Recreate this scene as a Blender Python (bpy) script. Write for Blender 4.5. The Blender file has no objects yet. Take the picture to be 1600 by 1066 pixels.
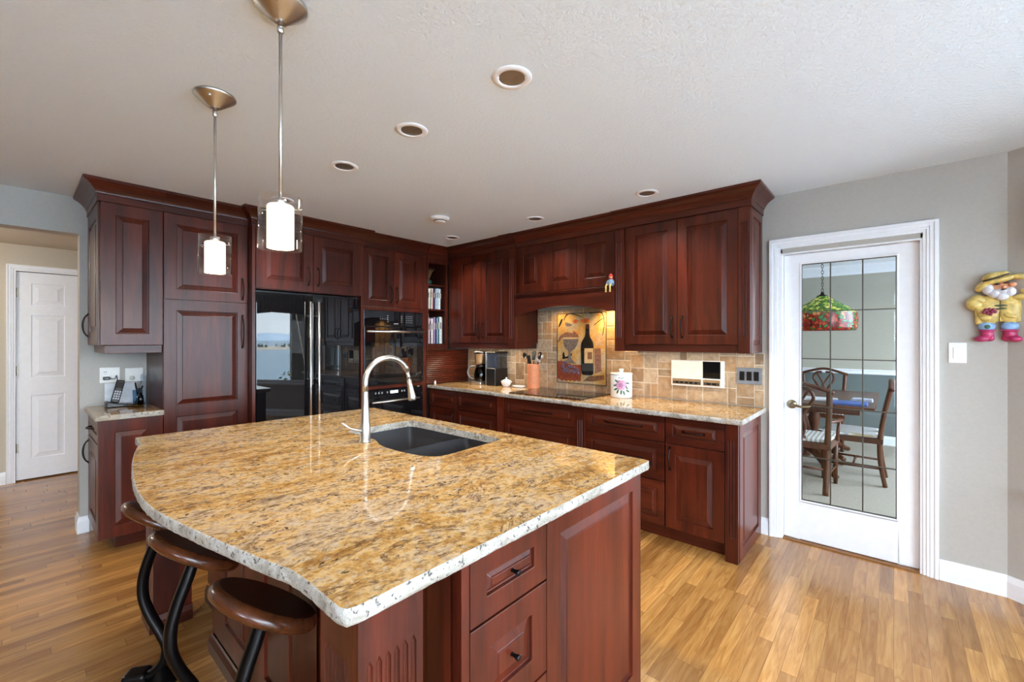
import bpy, bmesh, math, random
from math import pi, sin, cos, radians
from mathutils import Vector, Matrix, noise

random.seed(7)
S = bpy.context.scene
COL = S.collection

# ------------------------------------------------------------------ camera
cam = bpy.data.cameras.new('camera'); co = bpy.data.objects.new('camera', cam); COL.objects.link(co)
cam.sensor_fit = 'HORIZONTAL'; cam.sensor_width = 36.0; cam.lens = 36.0 * 681.05 / 1600.0
cam.shift_y = -2.6 / 1600.0; cam.clip_start = 0.02; cam.clip_end = 20000
co.location = (0, 0, 1.40); co.rotation_euler = (pi / 2, 0, math.atan(596.46 / 681.05))
S.camera = co
S.view_settings.view_transform = 'Standard'; S.view_settings.look = 'None'
S.view_settings.gamma = 1.0; S.view_settings.use_curve_mapping = False
S.view_settings.exposure = 1.17
S.cycles.use_denoising = True
S.cycles.max_bounces = 14; S.cycles.diffuse_bounces = 7; S.cycles.glossy_bounces = 6
S.cycles.transparent_max_bounces = 16; S.cycles.transmission_bounces = 8
S.cycles.sample_clamp_indirect = 8.0
S.cycles.caustics_reflective = False; S.cycles.caustics_refractive = False

# ------------------------------------------------------------------ sky
SKY = 9.0
w = bpy.data.worlds.new('world'); S.world = w; w.use_nodes = True
nt = w.node_tree; nt.nodes.clear()
tc = nt.nodes.new('ShaderNodeTexCoord'); sp = nt.nodes.new('ShaderNodeSeparateXYZ')
rp = nt.nodes.new('ShaderNodeValToRGB'); bg = nt.nodes.new('ShaderNodeBackground'); ow = nt.nodes.new('ShaderNodeOutputWorld')
rp.color_ramp.elements[0].position = 0.0; rp.color_ramp.elements[0].color = (0.80, 0.89, 1.0, 1)
rp.color_ramp.elements[1].position = 0.7; rp.color_ramp.elements[1].color = (0.52, 0.71, 1.0, 1)
nt.links.new(tc.outputs['Generated'], sp.inputs[0]); nt.links.new(sp.outputs['Z'], rp.inputs[0])
nt.links.new(rp.outputs[0], bg.inputs[0]); bg.inputs[1].default_value = SKY
nt.links.new(bg.outputs[0], ow.inputs[0])

sun = bpy.data.lights.new('sun', 'SUN'); sun.energy = 17; sun.color = (1, .97, .93); sun.angle = radians(.6)
so_ = bpy.data.objects.new('sun', sun); COL.objects.link(so_); so_.rotation_euler = (radians(8), radians(-36), 0)

# ------------------------------------------------------------------ room constants
ZC = 2.42          # ceiling
YW = 3.56          # range wall / glass door wall
XW = -4.42         # fridge wall
BAY = [(0.466, 3.56), (1.66, 2.756), (2.95, 1.40), (2.95, -3.2)]   # bay window wall running round to the right

def portal(p0, p1, z0, z1, inward):
    l = bpy.data.lights.new('window_light', 'AREA'); l.shape = 'RECTANGLE'
    a = Vector((p0[0], p0[1], 0)); b = Vector((p1[0], p1[1], 0)); d = b - a
    l.size = d.length; l.size_y = z1 - z0; l.cycles.is_portal = True
    o = bpy.data.objects.new('window_light', l); COL.objects.link(o)
    c = (a + b) / 2; o.location = (c.x, c.y, (z0 + z1) / 2)
    n = Vector((inward[0], inward[1], 0)).normalized()
    zax = -n; yax = Vector((0, 0, 1)); xax = yax.cross(zax)
    o.rotation_euler = Matrix((xax, yax, zax)).transposed().to_euler()

# ------------------------------------------------------------------ materials
class N:
    def __init__(s, name):
        s.m = bpy.data.materials.new(name); s.m.use_nodes = True
        s.t = s.m.node_tree; s.b = s.t.nodes['Principled BSDF']; s.out = s.t.nodes['Material Output']
    def n(s, kind, **kw):
        x = s.t.nodes.new(kind)
        for k, v in kw.items():
            if k.startswith('_'): setattr(x, k[1:], v)
            else: x.inputs[k.replace('__', ' ')].default_value = v
        return x
    def l(s, a, b): s.t.links.new(a, b)
    def coord(s, scale=(1, 1, 1), rot=(0, 0, 0), kind='Object'):
        c = s.n('ShaderNodeTexCoord'); mp = s.n('ShaderNodeMapping')
        mp.inputs['Scale'].default_value = scale; mp.inputs['Rotation'].default_value = rot
        s.l(c.outputs[kind], mp.inputs[0]); return mp.outputs[0]
    def noise(s, vec, scale, detail=4, rough=.55, dist=0.0):
        x = s.n('ShaderNodeTexNoise', Scale=scale, Detail=detail, Roughness=rough, Distortion=dist)
        s.l(vec, x.inputs['Vector']); return x.outputs[0]
    def ramp(s, fac, stops, interp='LINEAR'):
        r = s.n('ShaderNodeValToRGB'); e = r.color_ramp; e.interpolation = interp
        while len(e.elements) < len(stops): e.elements.new(.5)
        for el, (p, c) in zip(e.elements, stops):
            el.position = p; el.color = (c[0], c[1], c[2], 1) if len(c) == 3 else c
        s.l(fac, r.inputs[0]); return r.outputs[0]
    def mix(s, fac, a, b, mode='MIX'):
        x = s.n('ShaderNodeMix', _data_type='RGBA', _blend_type=mode)
        for sock, v in ((x.inputs[0], fac), (x.inputs[6], a), (x.inputs[7], b)):
            if isinstance(v, bpy.types.NodeSocket): s.l(v, sock)
            else: sock.default_value = v if isinstance(v, (int, float)) else (v[0], v[1], v[2], 1)
        return x.outputs[2]
    def math(s, op, a, b=0.0):
        x = s.n('ShaderNodeMath', _operation=op)
        for i, v in enumerate((a, b)):
            if isinstance(v, bpy.types.NodeSocket): s.l(v, x.inputs[i])
            else: x.inputs[i].default_value = v
        return x.outputs[0]
    def bump(s, h, strength=.3, dist=.002):
        x = s.n('ShaderNodeBump', Strength=strength, Distance=dist); s.l(h, x.inputs['Height'])
        s.l(x.outputs[0], s.b.inputs['Normal'])
    def set(s, **kw):
        for k, v in kw.items():
            k = k.replace('__', ' ')
            if isinstance(v, bpy.types.NodeSocket): s.l(v, s.b.inputs[k])
            else: s.b.inputs[k].default_value = v
        return s

def srgb(r, g, b):
    f = lambda c: (c / 255 / 12.92) if c / 255 <= .04045 else ((c / 255 + .055) / 1.055) ** 2.4
    return (f(r), f(g), f(b))

def plain(name, rgb, rough=.5, metal=0.0, emit=None, strength=0, spec=.5, var=.06, nscale=25, bump=0):
    x = N(name); v = x.coord(); n = x.noise(v, nscale, 3)
    c = srgb(*rgb); d = tuple(max(0, q * (1 - var * 2)) for q in c); e = tuple(min(1, q * (1 + var * 2)) for q in c)
    x.set(Base__Color=x.ramp(n, [(.3, d), (.7, e)]), Roughness=rough, Metallic=metal)
    x.b.inputs['Specular IOR Level'].default_value = spec
    if bump: x.bump(n, bump, .002)
    if emit:
        x.b.inputs['Emission Color'].default_value = (*emit, 1); x.b.inputs['Emission Strength'].default_value = strength
    return x.m

def wood(name, lo, hi, rough=.32, axis='z', strips=True, coat=.14):
    x = N(name)
    sc = {'z': (9, 9, .9), 'x': (.9, 9, 9), 'y': (9, .9, 9)}[axis]
    v = x.coord(sc)
    n1 = x.noise(v, 1.6, 5, .6, .6); n2 = x.noise(v, 9, 4, .7)
    oi = x.n('ShaderNodeObjectInfo')
    f = x.math('ADD', x.math('MULTIPLY', n1, .75), x.math('MULTIPLY', n2, .25))
    col = x.ramp(f, [(.30, lo), (.52, tuple((a + b) / 2 for a, b in zip(lo, hi))), (.74, hi)])
    r = x.math('ADD', x.math('MULTIPLY', oi.outputs['Random'], .36), .82)
    if strips:   # glued up boards, each a little lighter or darker
        v2 = x.coord({'z': (11, 11, .02), 'x': (.02, 11, 11), 'y': (11, .02, 11)}[axis])
        vo = x.n('ShaderNodeTexVoronoi', Scale=1.0); x.l(v2, vo.inputs['Vector'])
        sx = x.n('ShaderNodeSeparateColor'); x.l(vo.outputs['Color'], sx.inputs[0])
        r = x.math('MULTIPLY', r, x.math('ADD', x.math('MULTIPLY', sx.outputs[0], .34), .83))
    cb = x.n('ShaderNodeCombineColor')
    for i in range(3): x.l(r, cb.inputs[i])
    x.set(Base__Color=x.mix(1.0, col, cb.outputs[0], 'MULTIPLY'), Roughness=rough)
    x.b.inputs['Specular IOR Level'].default_value = .30; x.b.inputs['Coat Weight'].default_value = coat; x.b.inputs['Coat Roughness'].default_value = .26; x.b.inputs['Coat IOR'].default_value = 1.5
    x.bump(n2, .06, .001)
    return x.m

CHERRY = wood('cherry_wood', srgb(44, 16, 10), srgb(102, 39, 21))
CHERRY_H = wood('cherry_wood_horizontal', srgb(44, 16, 10), srgb(98, 38, 21), axis='x')
CHERRY_HY = wood('cherry_wood_rails', srgb(44, 16, 10), srgb(98, 38, 21), axis='y')
DARKIN = wood('cabinet_interior', srgb(48, 20, 14), srgb(80, 34, 22), rough=.5, coat=0)
BLACK = plain('black_iron', (18, 16, 16), .32, .6)
BRONZE = plain('oil_rubbed_bronze', (38, 26, 24), .35, .7)
NICKEL = plain('brushed_nickel', (204, 200, 194), .32, 1.0, var=.03)
STEEL = plain('brushed_steel', (214, 212, 210), .32, 1.0, var=.03)
WHITE = plain('white_paint', (244, 245, 248), .38, var=.01)
PLASTIC = plain('white_plastic', (238, 236, 232), .35, var=.01)
WALL = plain('greige_wall_paint', (183, 178, 170), .75, var=.015, nscale=60, bump=.05)
HALLW = plain('hall_wall_paint', (200, 190, 172), .75, var=.015, nscale=60, bump=.05)
DARKPL = plain('black_plastic', (20, 20, 22), .3)
CHAIRW = wood('dark_walnut', srgb(58, 30, 16), srgb(104, 60, 34), strips=False)

def ceilingmat():
    x = N('textured_ceiling'); v = x.coord()
    n = x.noise(v, 62, 4, .62, .4)
    x.set(Base__Color=(*srgb(228, 240, 250), 1), Roughness=.85); x.bump(n, .45, .009); return x.m
CEIL = ceilingmat()

def floormat():
    x = N('oak_strip_floor'); v = x.coord()
    sp = x.n('ShaderNodeSeparateXYZ'); x.l(v, sp.inputs[0])
    wd = .060
    rx = x.math('DIVIDE', sp.outputs['X'], wd); row = x.math('FLOOR', rx); fx = x.math('FRACT', rx)
    wn = x.n('ShaderNodeTexWhiteNoise', _noise_dimensions='1D'); x.l(row, wn.inputs['W'])
    ry = x.math('DIVIDE', x.math('ADD', sp.outputs['Y'], x.math('MULTIPLY', wn.outputs[0], 7.0)), .72)
    pl = x.math('FLOOR', ry); fy = x.math('FRACT', ry)
    cv = x.n('ShaderNodeCombineXYZ'); x.l(row, cv.inputs[0]); x.l(pl, cv.inputs[1])
    w2 = x.n('ShaderNodeTexWhiteNoise', _noise_dimensions='2D'); x.l(cv.outputs[0], w2.inputs['Vector'])
    sv = x.n('ShaderNodeVectorMath', _operation='MULTIPLY'); x.l(v, sv.inputs[0]); sv.inputs[1].default_value = (26, 2.2, 1)
    av = x.n('ShaderNodeVectorMath', _operation='ADD'); x.l(sv.outputs[0], av.inputs[0])
    ms = x.n('ShaderNodeVectorMath', _operation='SCALE'); ms.inputs['Scale'].default_value = 40; x.l(w2.outputs['Color'], ms.inputs[0])
    x.l(ms.outputs[0], av.inputs[1])
    g = x.noise(av.outputs[0], 1.5, 5, .6, 1.2)
    grain = x.ramp(g, [(.25, srgb(146, 96, 46)), (.5, srgb(180, 128, 68)), (.75, srgb(202, 153, 92))])
    tone = x.ramp(w2.outputs[0], [(0, (.66, .60, .54)), (.35, (.90, .86, .82)), (.75, (1.04, 1.04, 1.02)), (1, (1.28, 1.27, 1.22))])
    c = x.mix(1.0, grain, tone, 'MULTIPLY')
    gx = x.math('LESS_THAN', x.math('ABSOLUTE', x.math('SUBTRACT', fx, .5)), .486)
    gy = x.math('LESS_THAN', x.math('ABSOLUTE', x.math('SUBTRACT', fy, .5)), .4985)
    seam = x.math('MULTIPLY', gx, gy)
    c = x.mix(seam, srgb(132, 84, 42), c)
    x.set(Base__Color=c, Roughness=.27); x.b.inputs['Coat Weight'].default_value = .3; x.b.inputs['Coat Roughness'].default_value = .12
    x.bump(seam, .15, .001); return x.m
FLOOR = floormat()

def granite(name, light=False):
    x = N(name); v = x.coord((1.0, .42, 1.0))
    big = x.noise(v, 4.6, 6, .62, 1.3); mid = x.noise(v, 17, 6, .66, .8); vo = x.coord((1, .7, 1)); fine = x.noise(vo, 95, 3, .6)
    if light:
        base = x.ramp(mid, [(.34, srgb(140, 130, 116)), (.47, srgb(178, 171, 160)), (.60, srgb(200, 197, 190))])
        c = x.mix(x.ramp(x.noise(x.coord(), 88, 3, .6), [(.585, (0, 0, 0)), (.65, (.9, .9, .9))]), base, srgb(52, 46, 42))
        c = x.mix(x.ramp(big, [(.58, (0, 0, 0)), (.75, (.4, .4, .4))]), c, srgb(196, 160, 104))
        x.set(Base__Color=c, Roughness=.4); x.bump(x.noise(x.coord(), 70, 5, .7), 1.0, .008); return x.m
    iso = x.coord((1, .78, 1)); gr = x.noise(iso, 34, 6, .75, .3); cl = x.noise(x.coord((1, .44, 1)), 13, 6, .72, .8)
    f = x.math('ADD', x.math('ADD', x.math('MULTIPLY', big, .34), x.math('MULTIPLY', cl, .30)), x.math('MULTIPLY', gr, .36))
    base = x.ramp(f, [(.35, srgb(100, 72, 44)), (.42, srgb(156, 114, 60)), (.47, srgb(188, 146, 84)), (.52, srgb(206, 174, 124)), (.56, srgb(180, 158, 134)), (.60, srgb(198, 170, 128)), (.67, srgb(198, 152, 80))])
    cg = x.ramp(x.noise(iso, 62, 4, .7), [(.40, (.6, .6, .6)), (.52, (0, 0, 0))]); c = x.mix(cg, base, srgb(128, 94, 60))
    gy = x.ramp(x.noise(iso, 48, 4, .7, .2), [(.55, (0, 0, 0)), (.66, (.55, .55, .55))]); c = x.mix(gy, c, srgb(202, 190, 170))
    vein = x.ramp(x.noise(v, 5.5, 8, .72, 1.6), [(.466, (0, 0, 0)), (.5, (.95, .95, .95)), (.534, (0, 0, 0))])
    c = x.mix(x.math('MULTIPLY', vein, x.ramp(gr, [(.44, (.1, .1, .1)), (.54, (1, 1, 1))])), c, srgb(84, 56, 38))
    pat = x.ramp(x.noise(v, 5.0, 5, .65, .8), [(.44, (0, 0, 0)), (.62, (1, 1, 1))])
    spk = x.ramp(x.noise(x.coord((1, .62, 1)), 76, 2, .5, .3), [(.655, (0, 0, 0)), (.68, (1, 1, 1))])
    c = x.mix(x.math('MULTIPLY', spk, x.math('ADD', x.math('MULTIPLY', pat, .8), .2)), c, srgb(36, 26, 22))
    x.set(Base__Color=c, Roughness=.045); return x.m
GRAN = granite('golden_granite'); GRANE = granite('chiselled_granite_edge', True)

def thinglass(name, tint=(.95, .97, .96), ior=1.45, rough=0.0):
    x = N(name); x.t.nodes.remove(x.b)
    tr = x.n('ShaderNodeBsdfTransparent'); tr.inputs[0].default_value = (*tint, 1)
    gl = x.n('ShaderNodeBsdfGlossy'); gl.inputs['Roughness'].default_value = rough
    f0 = ((ior - 1) / (ior + 1)) ** 2; ge = x.n('ShaderNodeNewGeometry'); dt = x.n('ShaderNodeVectorMath', _operation='DOT_PRODUCT')
    x.l(ge.outputs['Normal'], dt.inputs[0]); x.l(ge.outputs['Incoming'], dt.inputs[1])
    q = x.math('POWER', x.math('SUBTRACT', 1.0, x.math('ABSOLUTE', dt.outputs['Value'])), 5.0); fr = x.math('ADD', x.math('MULTIPLY', q, 1 - f0), f0); mx = x.n('ShaderNodeMixShader')
    x.l(fr, mx.inputs[0]); x.l(tr.outputs[0], mx.inputs[1]); x.l(gl.outputs[0], mx.inputs[2]); x.l(mx.outputs[0], x.out.inputs[0])
    return x.m
PANE = thinglass('window_glass'); PGLASS = thinglass('clear_lamp_glass', (.96, .95, .94)); SMOKE = thinglass('smoked_glass', (.25, .27, .3))
CLEARB = thinglass('clear_blue_acrylic', (.72, .84, .92))

def gloss_black(name, ior=1.52, rough=.015):
    x = N(name); v = x.coord(); n = x.noise(v, 3, 2)
    x.set(Base__Color=x.ramp(n, [(.3, (.004, .004, .005)), (.7, (.007, .007, .008))]), Roughness=rough); x.b.inputs['IOR'].default_value = ior; return x.m
FRIDGE = gloss_black('black_glass_appliance'); COOKG = gloss_black('black_cooktop_glass', 1.6, .03)

def lampmat(name, col, s):
    x = N(name); v = x.coord(); n = x.noise(v, 8, 2)
    x.set(Base__Color=(.9, .87, .8, 1), Roughness=.5); x.b.inputs['Emission Color'].default_value = (*col, 1)
    x.b.inputs['Emission Strength'].default_value = s; return x.m
OPAL = lampmat('lit_opal_glass', (1.0, .84, .62), .62); BULB = lampmat('lit_bulb', (1, .9, .75), 6)

def tilemat():
    x = N('tumbled_travertine'); g = x.n('ShaderNodeNewGeometry'); v = x.coord()
    c = x.ramp(g.outputs['Random Per Island'], [(0, srgb(150, 120, 88)), (.25, srgb(196, 168, 134)), (.5, srgb(176, 140, 100)), (.7, srgb(206, 186, 158)), (.88, srgb(164, 144, 118)), (1, srgb(138, 112, 86))])
    n = x.noise(v, 38, 5, .65); n2 = x.noise(v, 14, 4)
    c = x.mix(x.ramp(n, [(.35, (.45, .45, .45)), (.62, (0, 0, 0))]), c, srgb(128, 98, 70)); c = x.mix(x.ramp(n2, [(.5, (0, 0, 0)), (.75, (.5, .5, .5))]), c, srgb(218, 200, 174))
    x.set(Base__Color=c, Roughness=.55); x.bump(n, .4, .003); return x.m
TILE = tilemat(); GROUT = plain('grout', (224, 212, 192), .8)

# ------------------------------------------------------------------ mesh builder
class MB:
    def __init__(s): s.v = []; s.f = []; s.mi = []; s.sm = []
    def add(s, vs, fs, mi=0, sm=False, T=None):
        o = len(s.v)
        s.v += [tuple(T(*p)) if T else tuple(p) for p in vs]
        for f in fs: s.f.append([o + i for i in f]); s.mi.append(mi); s.sm.append(sm)
        return s
    def box(s, a0, a1, b0, b1, c0, c1, T=None, mi=0):
        v = [(a, b, c) for a in (a0, a1) for b in (b0, b1) for c in (c0, c1)]
        return s.add(v, [(0, 1, 3, 2), (4, 6, 7, 5), (0, 4, 5, 1), (2, 3, 7, 6), (0, 2, 6, 4), (1, 5, 7, 3)], mi, False, T)
    def lathe(s, prof, c=(0, 0, 0), seg=32, mi=0, T=None, cap=True, sm=True):
        vs = []; fs = []
        for r, z in prof:
            for i in range(seg):
                a = 2 * pi * i / seg; vs.append((c[0] + r * cos(a), c[1] + r * sin(a), c[2] + z))
        for k in range(len(prof) - 1):
            for i in range(seg):
                j = (i + 1) % seg; fs.append((k * seg + i, k * seg + j, (k + 1) * seg + j, (k + 1) * seg + i))
        s.add(vs, fs, mi, sm, T)
        if cap:
            for k in (0, len(prof) - 1):
                if prof[k][0] > 1e-5:
                    s.add(vs[k * seg:(k + 1) * seg], [tuple(range(seg))], mi, False, T)
        return s
    def tube(s, pts, r, seg=10, mi=0, T=None, flat=(1, 1), sm=True):
        pts = [Vector(T(*p)) if T else Vector(p) for p in pts]; n = len(pts)
        rs = r if isinstance(r, (list, tuple)) else [r] * n
        t0 = (pts[1] - pts[0]).normalized(); up = Vector((0, 0, 1))
        if abs(t0.dot(up)) > .95: up = Vector((1, 0, 0))
        nx = t0.cross(up).normalized(); vs = []
        for i, p in enumerate(pts):
            t = (pts[min(i + 1, n - 1)] - pts[max(i - 1, 0)]).normalized()
            nx = (nx - t * nx.dot(t)).normalized(); ny = t.cross(nx)
            for k in range(seg):
                a = 2 * pi * k / seg
                vs.append(p + nx * (rs[i] * flat[0] * cos(a)) + ny * (rs[i] * flat[1] * sin(a)))
        fs = [(i * seg + k, i * seg + (k + 1) % seg, (i + 1) * seg + (k + 1) % seg, (i + 1) * seg + k) for i in range(n - 1) for k in range(seg)]
        fs += [tuple(range(seg)), tuple(range((n - 1) * seg, n * seg))]
        return s.add(vs, fs, mi, sm)
    def ball(s, c, r, mi=0, seg=16, rings=10, T=None):
        if not isinstance(r, (tuple, list)): r = (r, r, r)
        vs = []; fs = []
        for i in range(rings + 1):
            th = pi * i / rings
            for k in range(seg):
                a = 2 * pi * k / seg; vs.append((c[0] + r[0] * sin(th) * cos(a), c[1] + r[1] * sin(th) * sin(a), c[2] + r[2] * cos(th)))
        for i in range(rings):
            for k in range(seg): fs.append((i * seg + k, i * seg + (k + 1) % seg, (i + 1) * seg + (k + 1) % seg, (i + 1) * seg + k))
        return s.add(vs, fs, mi, True, T)
    def prism(s, poly, n0, n1, T=None, mi=0):       # polygon in (u, z), extruded along n
        k = len(poly); vs = [(u, n0, z) for u, z in poly] + [(u, n1, z) for u, z in poly]
        fs = [tuple(range(k)), tuple(range(2 * k - 1, k - 1, -1))] + [(i, (i + 1) % k, k + (i + 1) % k, k + i) for i in range(k)]
        return s.add(vs, fs, mi, False, T)
    def sweep(s, path, prof, mi=0):                 # profile (out, z) along a plan polyline, outward = right of travel
        n = len(path); P = [Vector(p) for p in path]; m = len(prof); vs = []
        for i in range(n):
            d1 = (P[i] - P[i - 1]).normalized() if i else None; d2 = (P[i + 1] - P[i]).normalized() if i < n - 1 else None
            r = lambda d: Vector((d.y, -d.x))
            if d1 is None: o = r(d2)
            elif d2 is None: o = r(d1)
            else:
                b = (r(d1) + r(d2)).normalized(); o = b / max(.2, b.dot(r(d1)))
            for q, z in prof: vs.append((P[i].x + o.x * q, P[i].y + o.y * q, z))
        fs = [(i * m + k, i * m + (k + 1) % m, (i + 1) * m + (k + 1) % m, (i + 1) * m + k) for i in range(n - 1) for k in range(m)]
        fs += [tuple(range(m)), tuple(range((n - 1) * m, n * m))]
        return s.add(vs, fs, mi)

def obj(name, mb, mats, parent=None, at=None, bevel=0, weld=True, recalc=True, seg=2, sub=0):
    if at is not None: L = Vector(at)
    else: L = ROOTS.get(root_of(parent).name, Vector()) if parent else Vector()
    me = bpy.data.meshes.new(name)
    me.from_pydata([tuple(Vector(p) - L) for p in mb.v], [], mb.f)
    for m in (mats if isinstance(mats, (list, tuple)) else [mats]): me.materials.append(m)
    me.polygons.foreach_set('material_index', mb.mi); me.polygons.foreach_set('use_smooth', mb.sm)
    bm = bmesh.new(); bm.from_mesh(me)
    if weld: bmesh.ops.remove_doubles(bm, verts=bm.verts, dist=1e-5)
    if recalc: bmesh.ops.recalc_face_normals(bm, faces=bm.faces)
    bm.to_mesh(me); bm.free(); me.update()
    o = bpy.data.objects.new(name, me); COL.objects.link(o)
    if parent: o.parent = parent
    elif at is not None: o.location = L; ROOTS[o.name] = L
    if bevel:
        b = o.modifiers.new('bevel', 'BEVEL'); b.width = bevel; b.segments = seg; b.limit_method = 'ANGLE'; b.angle_limit = radians(35)
    if sub:
        q = o.modifiers.new('sub', 'SUBSURF'); q.levels = sub; q.render_levels = sub
    return o

ROOTS = {}
def root_of(o):
    while o.parent: o = o.parent
    return o
def tag(o, label=None, cat=None, group=None, kind=None):
    if label: o['label'] = label
    if cat: o['category'] = cat
    if group: o['group'] = group
    if kind: o['kind'] = kind
    return o
def thing(name, loc, label, cat, group=None, kind=None):
    o = bpy.data.objects.new(name, None); COL.objects.link(o); o.location = loc; o.empty_display_size = .05
    ROOTS[o.name] = Vector(loc); return tag(o, label, cat, group, kind)
def dup(o, loc, rz=None, label=None):
    def rec(q, par):
        c = q.copy(); COL.objects.link(c); c.parent = par
        for ch in list(q.children): rec(ch, c)
        return c
    r = rec(o, None); r.location = loc; ROOTS[r.name] = Vector(loc)
    if rz is not None: r.rotation_euler = (0, 0, rz)
    if label: r['label'] = label
    return r
def struct(name, mb, mats, label, cat, **kw):
    o = obj(name, mb, mats, **kw); return tag(o, label, cat, kind='structure')

# frames: (u along the run, n outwards, z up)
def FY(Y): return lambda u, n, z: (u, Y - n, z)        # faces -Y (range wall, island front)
def FX(X): return lambda u, n, z: (X + n, u, z)        # faces +X (fridge wall, island end)
def FNX(X): return lambda u, n, z: (X - n, -u, z)

def panel_front(mb, u0, u1, z0, z1, fl, fr, fb, ft, t, T, sl=.034):
    def loop(o, n): return [(u0 + fl + o, n, z0 + fb + o), (u1 - fr - o, n, z0 + fb + o), (u1 - fr - o, n, z1 - ft - o), (u0 + fl + o, n, z1 - ft - o)]
    sl = min(sl, (u1 - u0 - fl - fr) * .32, (z1 - z0 - fb - ft) * .30)
    loops = [[(u0, t, z0), (u1, t, z0), (u1, t, z1), (u0, t, z1)], loop(0, t), loop(.0015, t - .011), loop(.005, t - .011), loop(sl, t - .003), loop(sl + .001, t - .0002), ]
    vs = [p for l in loops for p in l]; fs = []
    for k in range(len(loops) - 1):
        for i in range(4): fs.append((k * 4 + i, k * 4 + (i + 1) % 4, (k + 1) * 4 + (i + 1) % 4, (k + 1) * 4 + i))
    b = (len(loops) - 1) * 4; fs.append((b, b + 1, b + 2, b + 3)); mb.add(vs, fs, 0, False, T)
def door_mb(u0, u1, z0, z1, T, fw=.068, t=.020, n0=0.001, split=None, fr=None):
    """raised panel door; split = height of a middle rail"""
    mb = MB(); vs = [(u0, n0, z0), (u1, n0, z0), (u1, n0, z1), (u0, n0, z1), (u0, t, z0), (u1, t, z0), (u1, t, z1), (u0, t, z1)]
    mb.add(vs, [(0, 1, 2, 3), (0, 4, 5, 1), (1, 5, 6, 2), (2, 6, 7, 3), (3, 7, 4, 0)], 0, False, T)
    r = fr if fr is not None else fw
    if split:
        panel_front(mb, u0, u1, z0, split, fw, r, fw, fw * .58, t, T); panel_front(mb, u0, u1, split, z1, fw, r, fw * .58, fw, t, T)
    else: panel_front(mb, u0, u1, z0, z1, fw, r, fw, fw, t, T)
    return mb
def pull_mb(T, u, z, length, vert=True, n=.021, out=.030, r=.0058):
    mb = MB(); pts = []; rs = []
    K = 12
    for i in range(K + 1):
        s = -1 + 2 * i / K; o = n + out * (1 - s * s) ** .62 if abs(s) < 1 else n - .001
        pts.append((u, o, z + s * length / 2) if vert else (u + s * length / 2, o, z)); rs.append(r * (1.25 if i in (0, K) else (1 - .25 * abs(s))))
    mb.tube(pts, rs, 8, T=T)
    for s in (-1, 1):
        uu, zz = (u, z + s * length / 2) if vert else (u + s * length / 2, z)
        mb.box(uu - .008, uu + .008, n - .0015, n + .004, zz - .008, zz + .008, T)
    return mb
def flutes_mb(u0, u1, z0, z1, f0, f1, T, nf=3, t=.02, n0=.0, margin=.012, depth=.006):
    mb = MB(); W = u1 - u0; pitch = (W - 2 * margin) / nf; hw = pitch * .33; K = 6
    vs = [(u0, n0, z0), (u1, n0, z0), (u1, n0, z1), (u0, n0, z1), (u0, t, z0), (u1, t, z0), (u1, t, z1), (u0, t, z1)]
    mb.add(vs, [(0, 1, 2, 3), (0, 4, 5, 1), (1, 5, 6, 2), (2, 6, 7, 3), (3, 7, 4, 0)], 0, False, T)
    last = u0
    for i in range(nf):
        c = u0 + margin + pitch * (i + .5); a, b = c - hw, c + hw
        mb.add([(last, t, z0), (a, t, z0), (a, t, f0), (a, t, f1), (a, t, z1), (last, t, z1)], [(0, 1, 2, 3, 4, 5)], 0, False, T)
        ap1, ap0 = f1 + hw * 2.2, f0 - hw * 2.2
        mb.add([(a, t, f1), (c, t, ap1), (b, t, f1), (b, t, z1), (a, t, z1)], [(0, 1, 2, 3, 4)], 0, False, T)
        mb.add([(a, t, f0), (a, t, z0), (b, t, z0), (b, t, f0), (c, t, ap0)], [(0, 1, 2, 3, 4)], 0, False, T)
        sec = [(c + hw * cos(pi - pi * k / K), t - depth * sin(pi * k / K)) for k in range(K + 1)]
        v = [(u, n, f0) for u, n in sec] + [(u, n, f1) for u, n in sec] + [(c, t, ap0), (c, t, ap1)]
        q = K + 1; fs = [(k, k + 1, q + k + 1, q + k) for k in range(K)] + [(2 * q, k + 1, k) for k in range(K)] + [(2 * q + 1, q + k, q + k + 1) for k in range(K)]
        mb.add(v, fs, 0, False, T); last = b
    mb.add([(last, t, z0), (u1, t, z0), (u1, t, z1), (last, t, z1), (last, t, f1), (last, t, f0)], [(0, 1, 2, 3, 4, 5)], 0, False, T)
    return mb

CROWN = [(0, 2.288), (.006, 2.288), (.006, 2.332), (.012, 2.335), (.014, 2.344), (.022, 2.358), (.036, 2.376), (.056, 2.392), (.066, 2.397), (.069, 2.401), (.075, 2.403), (.075, 2.4195), (0, 2.4195)]
BV = .0016
def cab_door(par, T, u0, u1, z0, z1, hz=None, hu=None, hl=.13, vert=True, mat=None, fw=.068, split=None, name='door', fr=None):
    d = obj(name, door_mb(u0, u1, z0, z1, T, fw=fw, split=split, fr=fr), mat or CHERRY, par, bevel=BV)
    if hu is not None: obj('handle', pull_mb(T, hu, hz, hl, vert), BRONZE, d)
    return d
def drawer(par, T, u0, u1, z0, z1, hl=None, mat=None, fw=.048):
    uc = (u0 + u1) / 2
    return cab_door(par, T, u0, u1, z0, z1, (z0 + z1) / 2, uc if hl else None, hl or .1, False, mat or CHERRY_H, fw, name='drawer')

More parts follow.
